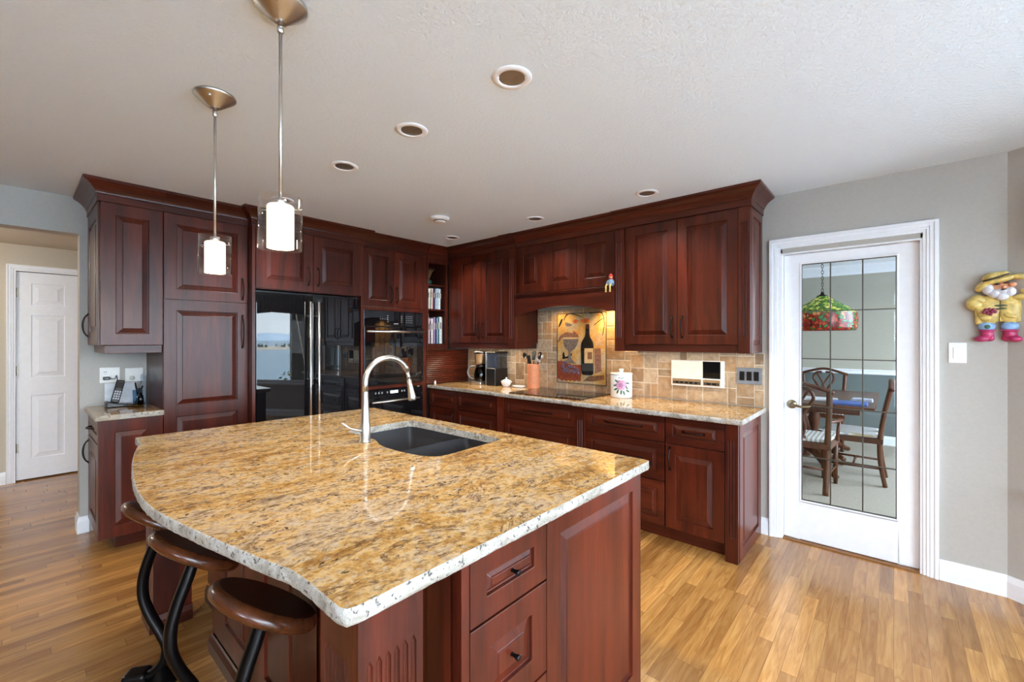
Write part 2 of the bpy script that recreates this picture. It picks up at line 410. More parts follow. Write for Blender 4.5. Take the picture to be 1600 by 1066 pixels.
# ================================================================== SETTING
def polyfill(loops, z, flip=False):
    bm = bmesh.new(); es = []
    for lp in loops:
        vs = [bm.verts.new((x, y, z)) for x, y in lp]
        es += [bm.edges.new((vs[i], vs[(i + 1) % len(vs)])) for i in range(len(vs))]
    bmesh.ops.triangle_fill(bm, use_beauty=True, use_dissolve=False, edges=es, normal=(0, 0, -1 if flip else 1))
    bm.verts.index_update(); mb = MB(); mb.add([v.co[:] for v in bm.verts], [[v.index for v in f.verts] for f in bm.faces]); bm.free(); return mb
def circle(c, r, n=28): return [(c[0] + r * cos(2 * pi * i / n), c[1] + r * sin(2 * pi * i / n)) for i in range(n)]

CANS = [(-1.118, 1.276), (-1.767, 1.276), (-2.433, 1.28), (-3.365, 1.29), (-1.295, 2.905), (-2.283, 2.90), (-3.329, 2.885)]
fl = MB(); fl.add([(-6.6, -3.3, 0), (3.1, -3.3, 0), (3.1, 3.66, 0), (-6.6, 3.66, 0)], [(0, 1, 2, 3)])
struct('floor', fl, FLOOR, 'golden oak strip floor of the kitchen and hall', 'floor')
cm = polyfill([[(-4.56, -3.3), (3.1, -3.3), (3.1, 3.66), (-4.56, 3.66)]] + [circle(c, .052) for c in CANS], ZC, True)
struct('ceiling', cm, CEIL, 'white textured kitchen ceiling', 'ceiling', recalc=False)

wb = MB()   # wall behind range and round the glass door
wb.box(-4.56, -.602, YW, 3.68, 0, ZC + .02); wb.box(-.602, .132, YW, 3.68, 2.005, ZC + .02); wb.box(.132, .466, YW, 3.68, 0, ZC + .02)
struct('wall_back', wb, WALL, 'greige wall behind the range and around the glass door', 'wall')
wl = MB(); wl.box(-4.56, XW, .31, YW, 0, ZC + .02); wl.box(-4.56, XW, -3.3, .31, 2.16, ZC + .02)
struct('wall_left', wl, WALL, 'greige wall behind the fridge with an opening to the hall', 'wall')
hw = MB(); hw.box(-6.57, -6.45, -3.2, -.0, 0, 2.36); hw.box(-6.57, -6.45, .0, .79, 2.075, 2.36); hw.box(-6.57, -6.45, .79, 2.2, 0, 2.36); hw.box(-6.45, -4.56, 2.1, 2.2, 0, 2.36); hw.box(-6.45, -4.56, -3.2, -3.1, 0, 2.36); hw.box(-6.60, -6.575, -.1, .9, 0, 2.2)  # last box added behind the door to stop daylight leaking round it
struct('wall_hall', hw, HALLW, 'beige hall wall around the white panel door', 'wall')
hc = MB(); hc.box(-6.57, -4.561, -3.2, 2.2, 2.33, 2.36); struct('ceiling_hall', hc, HALLW, 'beige hall ceiling', 'ceiling')
wr = MB()
for a in ((-4.56, .3, 0, ZC + .02), (1.5, 3.1, 0, ZC + .02), (.3, 1.5, 0, .9), (.3, 1.5, 2.05, ZC + .02)): wr.box(a[0], a[1], -3.3, -3.2, a[2], a[3]); struct('wall_rear', wr, WALL, 'greige wall behind the camera', 'wall')

wf = MB()  # unseen rear window added to let more daylight into the room
for a in ((.3, 1.5, .9, .96), (.3, 1.5, 1.99, 2.05), (.3, .36, .96, 1.99), (.87, .93, .96, 1.99), (1.44, 1.5, .96, 1.99)): wf.box(a[0], a[1], -3.28, -3.22, a[2], a[3])
struct('window_5', wf, WHITE, 'white framed window added behind the camera for more daylight', 'window'); portal((.3, -3.31), (1.5, -3.31), .9, 2.05, (0, 1))
# bay with windows
def segwall(mb, p, q, z0, z1, t0, t1, thick=.10):
    a = Vector(p); b = Vector(q); d = (b - a); L = d.length; d /= L; r = Vector((-d.y, d.x))   # r = outside
    A = a + d * t0; B = a + d * t1
    vs = []
    for P_ in (A, B):
        for o in (0, thick):
            for z in (z0, z1): vs.append((P_.x + r.x * o, P_.y + r.y * o, z))
    mb.add(vs, [(0, 1, 3, 2), (4, 6, 7, 5), (0, 4, 5, 1), (2, 3, 7, 6), (0, 2, 6, 4), (1, 5, 7, 3)])
BW = [(.10, 1.36, .60, 2.02), (.10, 1.74, .60, 2.25), (.15, 4.4, .12, 2.3)]
bw = MB()
for i in range(3):
    p, q = BAY[i], BAY[i + 1]; L = (Vector(q) - Vector(p)).length; a, b, z0, z1 = BW[i]
    segwall(bw, p, q, 0, ZC + .02, 0, a); segwall(bw, p, q, 0, ZC + .02, b, L); segwall(bw, p, q, 0, z0, a, b); segwall(bw, p, q, z1, ZC + .02, a, b)
struct('wall_right', bw, WALL, 'greige bay wall with windows to the sea', 'wall')
for i in range(3):
    p, q = Vector(BAY[i]), Vector(BAY[i + 1]); d = (q - p).normalized(); r = Vector((-d.y, d.x)); a, b, z0, z1 = BW[i]
    fm = MB(); gm = MB(); cuts = [a, b] if i < 2 else [a, a + 1.3, a + 2.6, b]
    def seg(mb, t0, t1, za, zb, o0, o1):
        vs = [(p.x + d.x * t + r.x * o, p.y + d.y * t + r.y * o, z) for t in (t0, t1) for o in (o0, o1) for z in (za, zb)]
        mb.add(vs, [(0, 1, 3, 2), (4, 6, 7, 5), (0, 4, 5, 1), (2, 3, 7, 6), (0, 2, 6, 4), (1, 5, 7, 3)])
    seg(fm, a, b, z0, z0 + .05, .03, .09); seg(fm, a, b, z1 - .05, z1, .03, .09)
    for c in cuts:
        seg(fm, max(a, c - .03), min(b, c + .03), z0 + .05, z1 - .05, .03, .09)
    seg(gm, a + .02, b - .02, z0 + .04, z1 - .04, .058, .062)
    wn = struct('window_%d' % (i + 1), fm, WHITE, 'white framed bay window looking over the sea', 'window')
    obj('pane', gm, PANE, wn)
    portal((p + d * a + r * .13), (p + d * b + r * .13), z0, z1, -r)
    sm = MB(); seg(sm, a + .02, b + .06, z0 - .03, z0 - .001, -.05, .03); struct('trim_%d' % (i + 3), sm, WHITE, 'white window sill', 'trim')

# baseboards
BB = [(0, .0), (.015, .0), (.015, .085), (.010, .10), (.006, .118), (0, .118)]
b1 = MB(); b1.sweep([(-.72, YW), (-.673, YW)], BB); b1.sweep([(.200, YW), BAY[0], BAY[1], BAY[2], BAY[3]], BB)
struct('baseboard_right', b1, WHITE, 'white baseboard along the glass door wall and bay', 'baseboard')
b2 = MB(); b2.sweep([(-4.56, .31), (XW, .31), (XW, .36)], BB); struct('baseboard_left', b2, WHITE, 'white baseboard wrapping the wall end beside the left cabinet', 'baseboard')
b3 = MB(); b3.sweep([(-6.45, -3.1), (-6.45, -.055)], BB); struct('baseboard_hall', b3, WHITE, 'white hall baseboard left of the panel door', 'baseboard')

# door casings: stepped profile around an opening
def casing(T, u0, u1, ztop, wdt=.068):
    mb = MB(); steps = [(0, .016, .006), (.016, .03, .012), (.03, .05, .016), (.05, wdt, .022)]
    for a, b, n in steps:
        mb.box(u0 - b, u0 - a, 0.0005, n, 0, ztop + b, T); mb.box(u1 + a, u1 + b, 0.0005, n, 0, ztop + b, T); mb.box(u0 - a, u1 + a, .0005, n, ztop + a, ztop + b, T)
    return mb
c1 = casing(FY(YW), -.600, .130, 2.035)
c1.box(-.6015, -.588, -.1195, .0, 0, 2.033, FY(YW)); c1.box(.118, .1315, -.1195, .0, 0, 2.033, FY(YW)); c1.box(-.588, .118, -.1195, 0, 1.995, 2.0045, FY(YW))
struct('trim_1', c1, WHITE, 'white moulded casing around the glass door', 'trim', bevel=.002)
c2 = casing(FX(-6.45), .008, .782, 2.07, .06); struct('trim_2', c2, WHITE, 'white casing around the hall door', 'trim', bevel=.002)

# glass door
T = FY(3.60)
D1 = thing('door_1', (-.235, 3.61, .012), 'white door with bevelled glass panes leading to the dining room', 'door', kind='structure')
g0, g1, gz0, gz1 = -.493, .024, .275, 1.930
du0, du1, dz0, dz1 = -.585, .1155, .012, 1.992
dm = MB()
for a in ((du0, g0, dz0, dz1), (g1, du1, dz0, dz1), (g0, g1, dz0, gz0), (g0, g1, gz1, dz1)): dm.box(a[0], a[1], -.040, 0, a[2], a[3], T)
for a in ((g0, g0 + .010, gz0, gz1), (g1 - .010, g1, gz0, gz1), (g0 + .01, g1 - .01, gz0, gz0 + .010), (g0 + .01, g1 - .01, gz1 - .010, gz1)): dm.box(a[0], a[1], -.032, .004, a[2], a[3], T)
obj('door_slab', dm, WHITE, D1, bevel=.003)
cu = [g0, -.3195, -.1505, g1]; cz = [gz0, .590, .940, 1.267, 1.591, gz1]
gm = MB(); le = MB()
for i in range(3):
    for j in range(5):
        a0, a1, c0, c1_ = cu[i] + .004, cu[i + 1] - .004, cz[j] + .004, cz[j + 1] - .004; bvl = .018
        o = [(a0, -.012, c0), (a1, -.012, c0), (a1, -.012, c1_), (a0, -.012, c1_)]; q = [(a0 + bvl, -.008, c0 + bvl), (a1 - bvl, -.008, c0 + bvl), (a1 - bvl, -.008, c1_ - bvl), (a0 + bvl, -.008, c1_ - bvl)]
        gm.add(o + q, [(0, 1, 5, 4), (1, 2, 6, 5), (2, 3, 7, 6), (3, 0, 4, 7), (4, 5, 6, 7)], 0, False, T)
for c in cu[1:3]: le.box(c - .0035, c + .0035, -.016, -.004, gz0 + .01, gz1 - .01, T)
for c in cz[1:5]: le.box(g0 + .01, g1 - .01, -.0155, -.0045, c - .0035, c + .0035, T)
for c in (g0 + .012, g1 - .012): le.box(c - .003, c + .003, -.0155, -.0045, gz0 + .01, gz1 - .01, T)
for c in (gz0 + .012, gz1 - .012): le.box(g0 + .01, g1 - .01, -.0155, -.0045, c - .003, c + .003, T)
obj('bevelled_panes', gm, thinglass('bevelled_glass', (.90, .93, .92), 1.5), D1, recalc=False)
obj('came', le, plain('lead_came', (92, 88, 78), .35, .8), D1)
hm = MB(); hm.lathe([(0, 0), (.030, 0), (.030, .006), (.022, .012), (.010, .014), (.010, .04), (0, .04)], T=lambda x, y, z: T(-.538 + x, z, .945 + y), seg=24)
hm.tube([(-.538, .034, .945), (-.515, .043, .944), (-.48, .043, .936), (-.44, .041, .940), (-.425, .040, .944)], [.009, .009, .008, .007, .005], 10, T=T)
obj('handle', hm, plain('antique_nickel', (150, 136, 110), .3, 1.0), D1)
tm = MB(); tm.box(-.5875, .1175, 3.5605, 3.66, .0005, .008); struct('trim_6', tm, plain('oak_threshold', (140, 92, 44), .35), 'oak threshold strip under the glass door', 'trim')

# hall door, six panels
D2 = thing('door_2', (-6.46, .395, .01), 'white six panel hall door with brass hinges', 'door', kind='structure')
T2 = FX(-6.485); hd = MB(); A0, A1 = .011, .779
hd.box(A0, A1, -.02, 0, .014, 2.066, T2)
cols = [(A0 + .10, A0 + .334), (A1 - .334, A1 - .10)]; rows = [(.21, .84), (1.02, 1.64), (1.74, 1.955)]
us = [A0, cols[0][0], cols[0][1], cols[1][0], cols[1][1], A1]; zs = [.014, rows[0][0], rows[0][1], rows[1][0], rows[1][1], rows[2][0], rows[2][1], 2.066]
for i in range(5):
    for j in range(7):
        if i % 2 and j % 2: panel_front(hd, us[i], us[i + 1], zs[j], zs[j + 1], 0, 0, 0, 0, .012, T2, sl=.05)
        else: hd.box(us[i], us[i + 1], 0.0, .012, zs[j], zs[j + 1], T2)
obj('door_slab', hd, WHITE, D2, weld=False)
for z in (.328, 1.09, 1.86):
    h = MB(); h.tube([(A0 - .002, .017, z - .045), (A0 - .002, .017, z + .045)], .006, 8, T=T2); h.box(A0 - .002, A0 + .016, .012, .014, z - .045, z + .045, T2); obj('hinge', h, plain('hinge_metal', (120, 112, 100), .35, .9), D2)

# backsplash
def backsplash():
    mb = MB(); T = FY(3.5595); cs = .060; X0, X1 = -3.784, -.700
    W = int((X1 - X0) / cs); H = 14; occ = [[False] * H for _ in range(W + 1)]; cs = (X1 - X0) / W
    mb.box(X0, X1, 0, .006, .912, 1.298, T, 1); mb.box(-2.755, -1.705, 0, .006, 1.298, 1.702, T, 1)
    sizes = [(2, 2)] * 5 + [(1, 1)] * 2 + [(2, 1)] * 4 + [(1, 2)] * 3 + [(3, 2)] * 3 + [(2, 3)] * 2
    rnd = random.Random(3)
    for j in range(H):
        for i in range(W):
            if occ[i][j]: continue
            for k in range(12):
                a, b = rnd.choice(sizes) if k < 11 else (1, 1)
                if i + a <= W and j + b <= H and not any(occ[i + x][j + y] for x in range(a) for y in range(b)): break
            for x in range(a):
                for y in range(b): occ[i + x][j + y] = True
            u0, u1, z0, z1 = X0 + i * cs, X0 + (i + a) * cs, .912 + j * cs, .912 + (j + b) * cs
            lim = 1.700 if (u0 >= -2.76 and u1 <= -1.70) else 1.299
            if z0 > lim - .02: continue
            z1 = min(z1, lim); g = .0034; e = .0035
            o = [(u0 + g, .005, z0 + g), (u1 - g, .005, z0 + g), (u1 - g, .005, z1 - g), (u0 + g, .005, z1 - g)]
            h = .0115 + rnd.uniform(-.001, .001); m = [(p, h - .003, q) for p, _, q in o]
            q = [(u0 + g + e, h, z0 + g + e), (u1 - g - e, h, z0 + g + e), (u1 - g - e, h, z1 - g - e), (u0 + g + e, h, z1 - g - e)]
            if u0 > -2.50 and u1 < -1.985 and z0 > .985 and z1 < 1.64: continue
            fs = [(k2 * 4 + i2, k2 * 4 + (i2 + 1) % 4, k2 * 4 + 4 + (i2 + 1) % 4, k2 * 4 + 4 + i2) for k2 in range(2) for i2 in range(4)] + [(8, 9, 10, 11)]
            mb.add(o + m + q, fs, 0, False, T)
    return mb
tag(obj('backsplash', backsplash(), [TILE, GROUT], at=(-2.2, 3.559, .912), weld=False), 'tumbled travertine tile backsplash above the long granite counter', 'backsplash')


# ================================================================== CABINETS, FRIDGE WALL
TL = FX(-3.84); TE = FY(.372)
c = thing('wall_cabinet', (-4.12, .52, 1.31), 'cherry wall cabinet above the small counter at the left end', 'cabinet')
m = MB(); m.box(XW + .005, -3.84, .372, .681, 1.36, 2.335); obj('carcass', m, CHERRY, c, bevel=BV)
cab_door(c, TL, .362, .680, 1.362, 2.285, fw=.075, name='side_panel')
cab_door(c, TE, -4.412, -3.842, 1.362, 2.285, 1.50, -4.36, .16, fw=.09)
m = MB(); m.box(-4.40, -3.855, .385, .681, 1.307, 1.359); obj('light_rail', m, CHERRY_HY, c, bevel=BV)
m = MB(); m.sweep([(XW + .005, .352), (-3.82, .352), (-3.82, .682)], CROWN); obj('crown', m, CHERRY_HY, c)

c = thing('base_cabinet', (-4.12, .52, 0), 'cherry base cabinet under the small granite counter at the left end', 'cabinet')
m = MB(); m.box(XW + .02, -3.84, .372, .681, .105, .876); obj('carcass', m, CHERRY, c, bevel=BV)
m = MB(); m.box(XW + .03, -3.93, .445, .681, 0.0005, .105); obj('toe_kick', m, CHERRY_HY, c, bevel=BV)
cab_door(c, TL, .353, .680, .108, .872, fw=.078, name='side_panel')
drawer(c, TE, -4.39, -3.842, .725, .872, .12)
cab_door(c, TE, -4.39, -3.842, .108, .715, .60, -4.335, .16, fw=.085)

c = thing('pantry_cabinet', (-4.12, .945, 0), 'tall cherry pantry cabinet beside the refrigerator', 'cabinet')
m = MB(); m.box(XW + .005, -3.84, .6835, 1.2125, .105, 2.335); obj('carcass', m, CHERRY, c, bevel=BV)
m = MB(); m.box(XW + .03, -3.91, .6835, 1.2125, 0.0005, .105); obj('toe_kick', m, CHERRY_HY, c)
cab_door(c, TL, .6855, 1.210, .108, 1.677, 1.46, 1.172, .25, split=.893, fw=.072)
cab_door(c, TL, .6855, 1.210, 1.684, 2.285, 1.79, 1.172, .16, fw=.072)
m = MB(); m.sweep([(-3.82, .6825), (-3.82, 1.2125)], CROWN); obj('crown', m, CHERRY_HY, c)

TF = FX(-3.755)
c = thing('refrigerator_cabinet', (-4.05, 1.685, 0), 'cherry cabinet with two doors built around the black refrigerator', 'cabinet')
m = MB(); m.box(XW + .005, -3.74, 1.214, 1.238, 0.0005, 2.335); m.box(XW + .005, -3.74, 2.133, 2.157, 0.0005, 2.335); obj('side_panel', m, CHERRY, c, bevel=BV)
m = MB(); m.box(XW + .005, -3.757, 1.2385, 2.1325, 1.80, 2.335); obj('carcass', m, CHERRY, c)
cab_door(c, TF, 1.241, 1.683, 1.805, 2.285, 1.935, 1.645, .15, fw=.075)
cab_door(c, TF, 1.688, 2.131, 1.805, 2.285, 1.935, 1.727, .15, fw=.075)
m = MB(); m.sweep([(-3.82, 1.2137), (-3.738, 1.2137), (-3.738, 2.158), (-3.79, 2.158)], CROWN); obj('crown', m, CHERRY_HY, c)

TR = FX(-3.79)
c = thing('refrigerator', (-4.05, 1.685, 0), 'black glass double door refrigerator with steel bar handles', 'refrigerator')
m = MB(); m.box(XW + .04, -3.80, 1.245, 2.126, .03, 1.79); obj('body', m, DARKPL, c)
m = MB(); m.box(XW + .1, -3.82, 1.25, 2.12, .0005, .03); obj('kick_grille', m, DARKPL, c)
for a, b, hy in ((1.2475, 1.6835, 1.650), (1.6875, 2.1235, 1.722)):
    m = MB(); m.box(a, b, .001, .036, .06, 1.775, TR); d = obj('door', m, FRIDGE, c, bevel=.004)
    m = MB(); m.tube([(hy, .086, .36), (hy, .086, 1.72)], .0105, 12, T=TR)
    for z in (.55, 1.06, 1.60): m.tube([(hy, .035, z), (hy, .086, z)], .006, 8, T=TR)
    obj('handle', m, STEEL, d)

TO = FX(-3.81)
c = thing('oven_cabinet', (-4.10, 2.545, 0), 'tall cherry cabinet with two doors holding the built-in ovens', 'cabinet')
m = MB(); m.box(XW + .005, -3.812, 2.160, 2.925, 1.70, 2.335); m.box(XW + .005, -3.81, 2.160, 2.176, .1, 1.70); m.box(XW + .005, -3.79, 2.872, 2.925, .1, 1.70); m.box(XW + .005, -3.812, 2.176, 2.872, .1, .44); m.box(XW + .005, XW + .02, 2.176, 2.872, .44, 1.70)
m.box(-4.3, -3.79, 2.1775, 2.871, .912, .945); m.box(-4.3, -3.79, 2.1775, 2.871, 1.683, 1.72); m.box(-3.812, -3.79, 2.86, 2.925, 1.70, 2.335)
obj('carcass', m, CHERRY, c, bevel=BV)
m = MB(); m.box(XW + .05, -3.87, 2.165, 2.92, .0005, .0995); obj('toe_kick', m, CHERRY_HY, c)
cab_door(c, TO, 2.180, 2.521, 1.725, 2.285, 1.845, 2.488, .15, fw=.062)
cab_door(c, TO, 2.525, 2.858, 1.725, 2.285, 1.845, 2.557, .15, fw=.062)
cab_door(c, TO, 2.180, 2.868, .112, .435, .40, 2.52, .2, vert=False, fw=.06, name='drawer')
m = MB(); m.sweep([(-3.79, 2.1588), (-3.79, 2.927)], CROWN); obj('crown', m, CHERRY_HY, c)

TV = FX(-3.80)
c = thing('wall_oven', (-4.05, 2.525, .95), 'black glass built-in wall oven with keypad above the lower oven', 'oven')
m = MB(); m.box(-4.3, -3.80, 2.181, 2.867, .948, 1.68); obj('body', m, DARKPL, c)
m = MB(); m.box(2.181, 2.867, .001, .026, 1.530, 1.680, TV); p = obj('control_panel', m, FRIDGE, c, bevel=.002)
GREY = plain('grey_print', (150, 152, 156), .5)
m = MB()
def dots(u, z, nu, nz, du, dz, r):
    for i in range(nu):
        for j in range(nz): m.box(u + i * du - r, u + i * du + r, .0262, .0268, z + j * dz - r * .6, z + j * dz + r * .6, TV)
for args in ((2.36, 1.60, 4, 1, .024, .02, .006), (2.44, 1.575, 1, 4, .02, .02, .007), (2.60, 1.575, 1, 4, .02, .02, .007), (2.66, 1.572, 4, 4, .022, .021, .005)):
    m = MB(); dots(*args); obj('keypad', m, GREY, p, weld=False)
m = MB(); m.box(2.51, 2.56, .0262, .0266, 1.552, 1.562, TV); obj('badge', m, GREY, p)
m = MB(); m.box(2.181, 2.867, .001, .034, .958, 1.520, TV); d = obj('door', m, FRIDGE, c, bevel=.003)
m = MB(); m.box(2.265, 2.782, .0342, .0350, 1.055, 1.365, TV); obj('window', m, gloss_black('oven_window', 2.1, .02), d)
m = MB(); m.tube([(2.19, .078, 1.475), (2.858, .078, 1.475)], .0105, 12, T=TV)
for y in (2.215, 2.833): m.tube([(y, .033, 1.475), (y, .078, 1.475)], .008, 8, T=TV)
obj('handle', m, STEEL, d)
c = thing('microwave_oven', (-4.05, 2.525, .45), 'black lower built-in oven with a small lit display below the wall oven', 'oven')
m = MB(); m.box(-4.3, -3.80, 2.181, 2.867, .445, .908); obj('body', m, DARKPL, c)
m = MB(); m.box(2.181, 2.867, .001, .024, .840, .908, TV); p = obj('control_panel', m, FRIDGE, c, bevel=.002)
m = MB(); m.box(2.47, 2.56, .0242, .0247, .862, .888, TV); obj('display', m, lampmat('lit_display', (.8, .9, 1), .7), p)
for u in (2.30, 2.335, 2.37, 2.43, 2.60, 2.63):
    m = MB(); m.box(u, u + .014, .0242, .0247, .866, .884, TV); obj('key', m, GREY, p)
m = MB(); m.box(2.181, 2.867, .001, .030, .450, .832, TV); d = obj('door', m, FRIDGE, c, bevel=.003)
m = MB(); m.tube([(2.25, .062, .79), (2.80, .062, .79)], .009, 12, T=TV)
for y in (2.28, 2.77): m.tube([(y, .029, .79), (y, .062, .79)], .007, 8, T=TV)
obj('handle', m, STEEL, d)

c = thing('corner_bookcase', (-4.1, 3.2, 1.0), 'open cherry corner shelf unit with a slatted roller door below', 'cabinet')
m = MB()
m.box(XW + .005, -3.79, 2.927, 2.945, 1.285, 2.335); m.box(XW + .005, -3.79, 3.19, 3.212, 1.285, 2.335); m.box(XW + .005, XW + .02, 2.945, 3.19, 1.285, 2.335); m.box(XW + .02, -3.79, 2.945, 3.19, 2.228, 2.335)
m.box(XW + .02, -3.79, 2.945, 3.19, 1.285, 1.352); obj('carcass', m, DARKIN, c, bevel=BV)
m = MB()
for a, b, z0, z1 in ((2.927, 2.945, 1.285, 2.335), (3.19, 3.215, 1.285, 2.335), (2.945, 3.19, 2.228, 2.335), (2.945, 3.19, 1.285, 1.352)): m.box(a, b, .0005, .012, z0, z1, TR)
obj('face_frame', m, CHERRY, c, bevel=BV)
m = MB(); m.box(XW + .021, -3.80, 2.946, 3.189, 1.715, 1.733); m.box(XW + .021, -3.80, 2.946, 3.189, 1.985, 2.003); obj('shelf', m, CHERRY_HY, c, bevel=BV)
m = MB()
for k in range(17):
    z = .9135 + k * .0218; n = .012
    m.add([(2.93, .0, z), (3.54, .0, z), (3.54, .0, z + .0213), (2.93, .0, z + .0213), (2.93, n * .7, z + .001), (3.54, n * .7, z + .001), (3.54, n, z + .010), (2.93, n, z + .010), (3.54, n * .7, z + .0203), (2.93, n * .7, z + .0203)],
          [(0, 1, 5, 4), (4, 5, 6, 7), (7, 6, 8, 9), (9, 8, 2, 3), (0, 3, 2, 1), (0, 4, 7, 9, 3), (1, 2, 8, 6, 5)], 0, False, FX(-3.803))
obj('roller_door', m, CHERRY_HY, c, weld=False)
m = MB(); m.sweep([(-3.778, 2.929), (-3.778, 3.205)], CROWN); obj('crown', m, CHERRY_HY, c)

# ================================================================== CABINETS, RANGE WALL
def upper(c, x0, x1, doors, z0=1.36, hz=1.50, Yf=3.235, depth=None):
    m = MB(); m.box(x0, x1, Yf, 3.552, z0, 2.335); obj('carcass', m, CHERRY, c, bevel=BV)
TU = FY(3.235)
c = thing('wall_cabinet', (-3.24, 3.39, 1.31), 'cherry two door wall cabinet in the corner left of the range hood', 'cabinet')
upper(c, -3.772, -2.760, None)
m = MB(); m.box(-3.765, -3.614, .0005, .012, 1.362, 2.285, TU); obj('filler', m, CHERRY, c)
cab_door(c, TU, -3.611, -3.250, 1.362, 2.285, 1.49, -3.282, .15)
cab_door(c, TU, -3.246, -2.860, 1.362, 2.285, 1.49, -3.214, .15)
obj('pilaster', flutes_mb(-2.852, -2.762, 1.306, 2.287, 1.42, 2.18, TU, 3, .034), CHERRY, c)
m = MB(); m.box(-3.765, -2.856, -.30, .012, 1.307, 1.359, TU); obj('light_rail', m, CHERRY_H, c, bevel=BV)
m = MB(); m.box(-2.853, -2.760, -.30, -.0005, 1.307, 1.359, TU); obj('side_panel', m, CHERRY, c)
m = MB(); m.sweep([(-3.776, 3.222), (-2.858, 3.222), (-2.858, 3.206), (-2.757, 3.206)], CROWN); obj('crown', m, CHERRY_H, c)

c = thing('range_hood_cabinet', (-2.23, 3.39, 1.63), 'cherry hood cabinet with three small doors and an arched valance over the cooktop', 'cabinet')
m = MB(); m.box(-2.756, -1.704, 3.235, 3.552, 1.826, 2.335); obj('carcass', m, CHERRY, c)
for a, b in ((-2.754, -2.421), (-2.417, -2.072), (-2.068, -1.708)): cab_door(c, TU, a, b, 1.842, 2.285, fw=.078)
m = MB(); m.box(-2.756, -1.7035, -.30, .052, 1.812, 1.825, TU); m.box(-2.756, -1.7035, .030, .058, 1.825, 1.832, TU); obj('ledge', m, CHERRY_H, c, bevel=BV)
arch = [(-2.756, 1.811), (-2.756, 1.632), (-2.66, 1.632)] + [(-2.66 + .88 * i / 24, 1.640 + .058 * sin(pi * i / 24) ** .8) for i in range(25)] + [(-1.78, 1.632), (-1.7035, 1.632), (-1.7035, 1.811)]
m = MB(); m.prism(arch, .018, .040, TU); obj('valance', m, CHERRY_H, c, bevel=BV)
m = MB(); m.box(-2.755, -1.705, -.30, .017, 1.716, 1.73, TU); obj('hood_liner', m, STEEL, c)
m = MB(); m.sweep([(-2.7565, 3.214), (-1.7035, 3.214)], CROWN); obj('crown', m, CHERRY_H, c)

c = thing('wall_cabinet', (-1.2, 3.39, 1.31), 'cherry two door wall cabinet between the hood and the glass door', 'cabinet')
upper(c, -1.700, -.733, None)
obj('pilaster', flutes_mb(-1.698, -1.619, 1.306, 2.287, 1.42, 2.18, TU, 3, .034), CHERRY, c)
cab_door(c, TU, -1.612, -1.203, 1.362, 2.285, 1.49, -1.238, .15)
cab_door(c, TU, -1.198, -.790, 1.362, 2.285, 1.49, -1.163, .15)
obj('pilaster', flutes_mb(-.786, -.715, 1.306, 2.287, 1.42, 2.18, TU, 3, .030), CHERRY, c)
m = MB(); m.box(-1.617, -.788, -.30, .012, 1.307, 1.359, TU); obj('light_rail', m, CHERRY_H, c, bevel=BV)
cab_door(c, FX(-.732), 3.236, 3.553, 1.306, 2.287, fw=.055, name='side_panel')
m = MB(); m.sweep([(-1.7035, 3.204), (-.7115, 3.204), (-.7115, 3.5585)], CROWN); obj('crown', m, CHERRY_H, c)

TB = FY(2.975); TP = FY(2.962)
def base(label, x0, x1, zb=.105):
    c = thing('base_cabinet', ((x0 + x1) / 2, 3.25, 0), label, 'cabinet')
    m = MB(); m.box(x0, x1, 2.976, 3.54, zb, .875); obj('carcass', m, CHERRY, c)
    m = MB(); m.box(x0, x1, 3.035, 3.06, .0005, zb); obj('toe_kick', m, CHERRY_H, c); return c
c = base('narrow cherry base cabinet with one drawer and door in the far corner', -3.775, -3.338)
drawer(c, TB, -3.765, -3.342, .690, .868, .13); cab_door(c, TB, -3.765, -3.342, .108, .683, .58, -3.378, .16)
c = base('cherry drawer base cabinet below the coffee maker', -3.337, -2.768)
for z0, z1 in ((.690, .868), (.405, .683), (.108, .398)): drawer(c, TB, -3.333, -2.784, z0, z1, .24)
obj('pilaster', flutes_mb(-2.767, -2.686, .0005, .874, .16, .76, TB, 3, .030), CHERRY, c)
c = base('wide cherry drawer base cabinet under the black cooktop', -2.684, -1.905)
for z0, z1 in ((.690, .868), (.405, .683), (.108, .398)): drawer(c, TB, -2.678, -1.909, z0, z1, .29)
c = base('cherry drawer base cabinet right of the cooktop', -1.823, -1.188)
obj('pilaster', flutes_mb(-1.903, -1.820, .0005, .874, .16, .76, TB, 3, .034), CHERRY, c)
for z0, z1, hl in ((.690, .868, .29), (.422, .683, .29), (.108, .415, .22)): drawer(c, TB, -1.815, -1.192, z0, z1, hl)
c = base('cherry base cabinet with drawer and door at the right end beside the glass door', -1.186, -.742)
drawer(c, TB, -1.183, -.805, .690, .868, .13); cab_door(c, TB, -1.183, -.805, .108, .683, .585, -1.15, .15)
obj('pilaster', flutes_mb(-.799, -.724, .0005, .874, .16, .76, TB, 3, .024), CHERRY, c)
cab_door(c, FX(-.741), 2.980, 3.551, .0005, .874, fw=.075, name='side_panel')

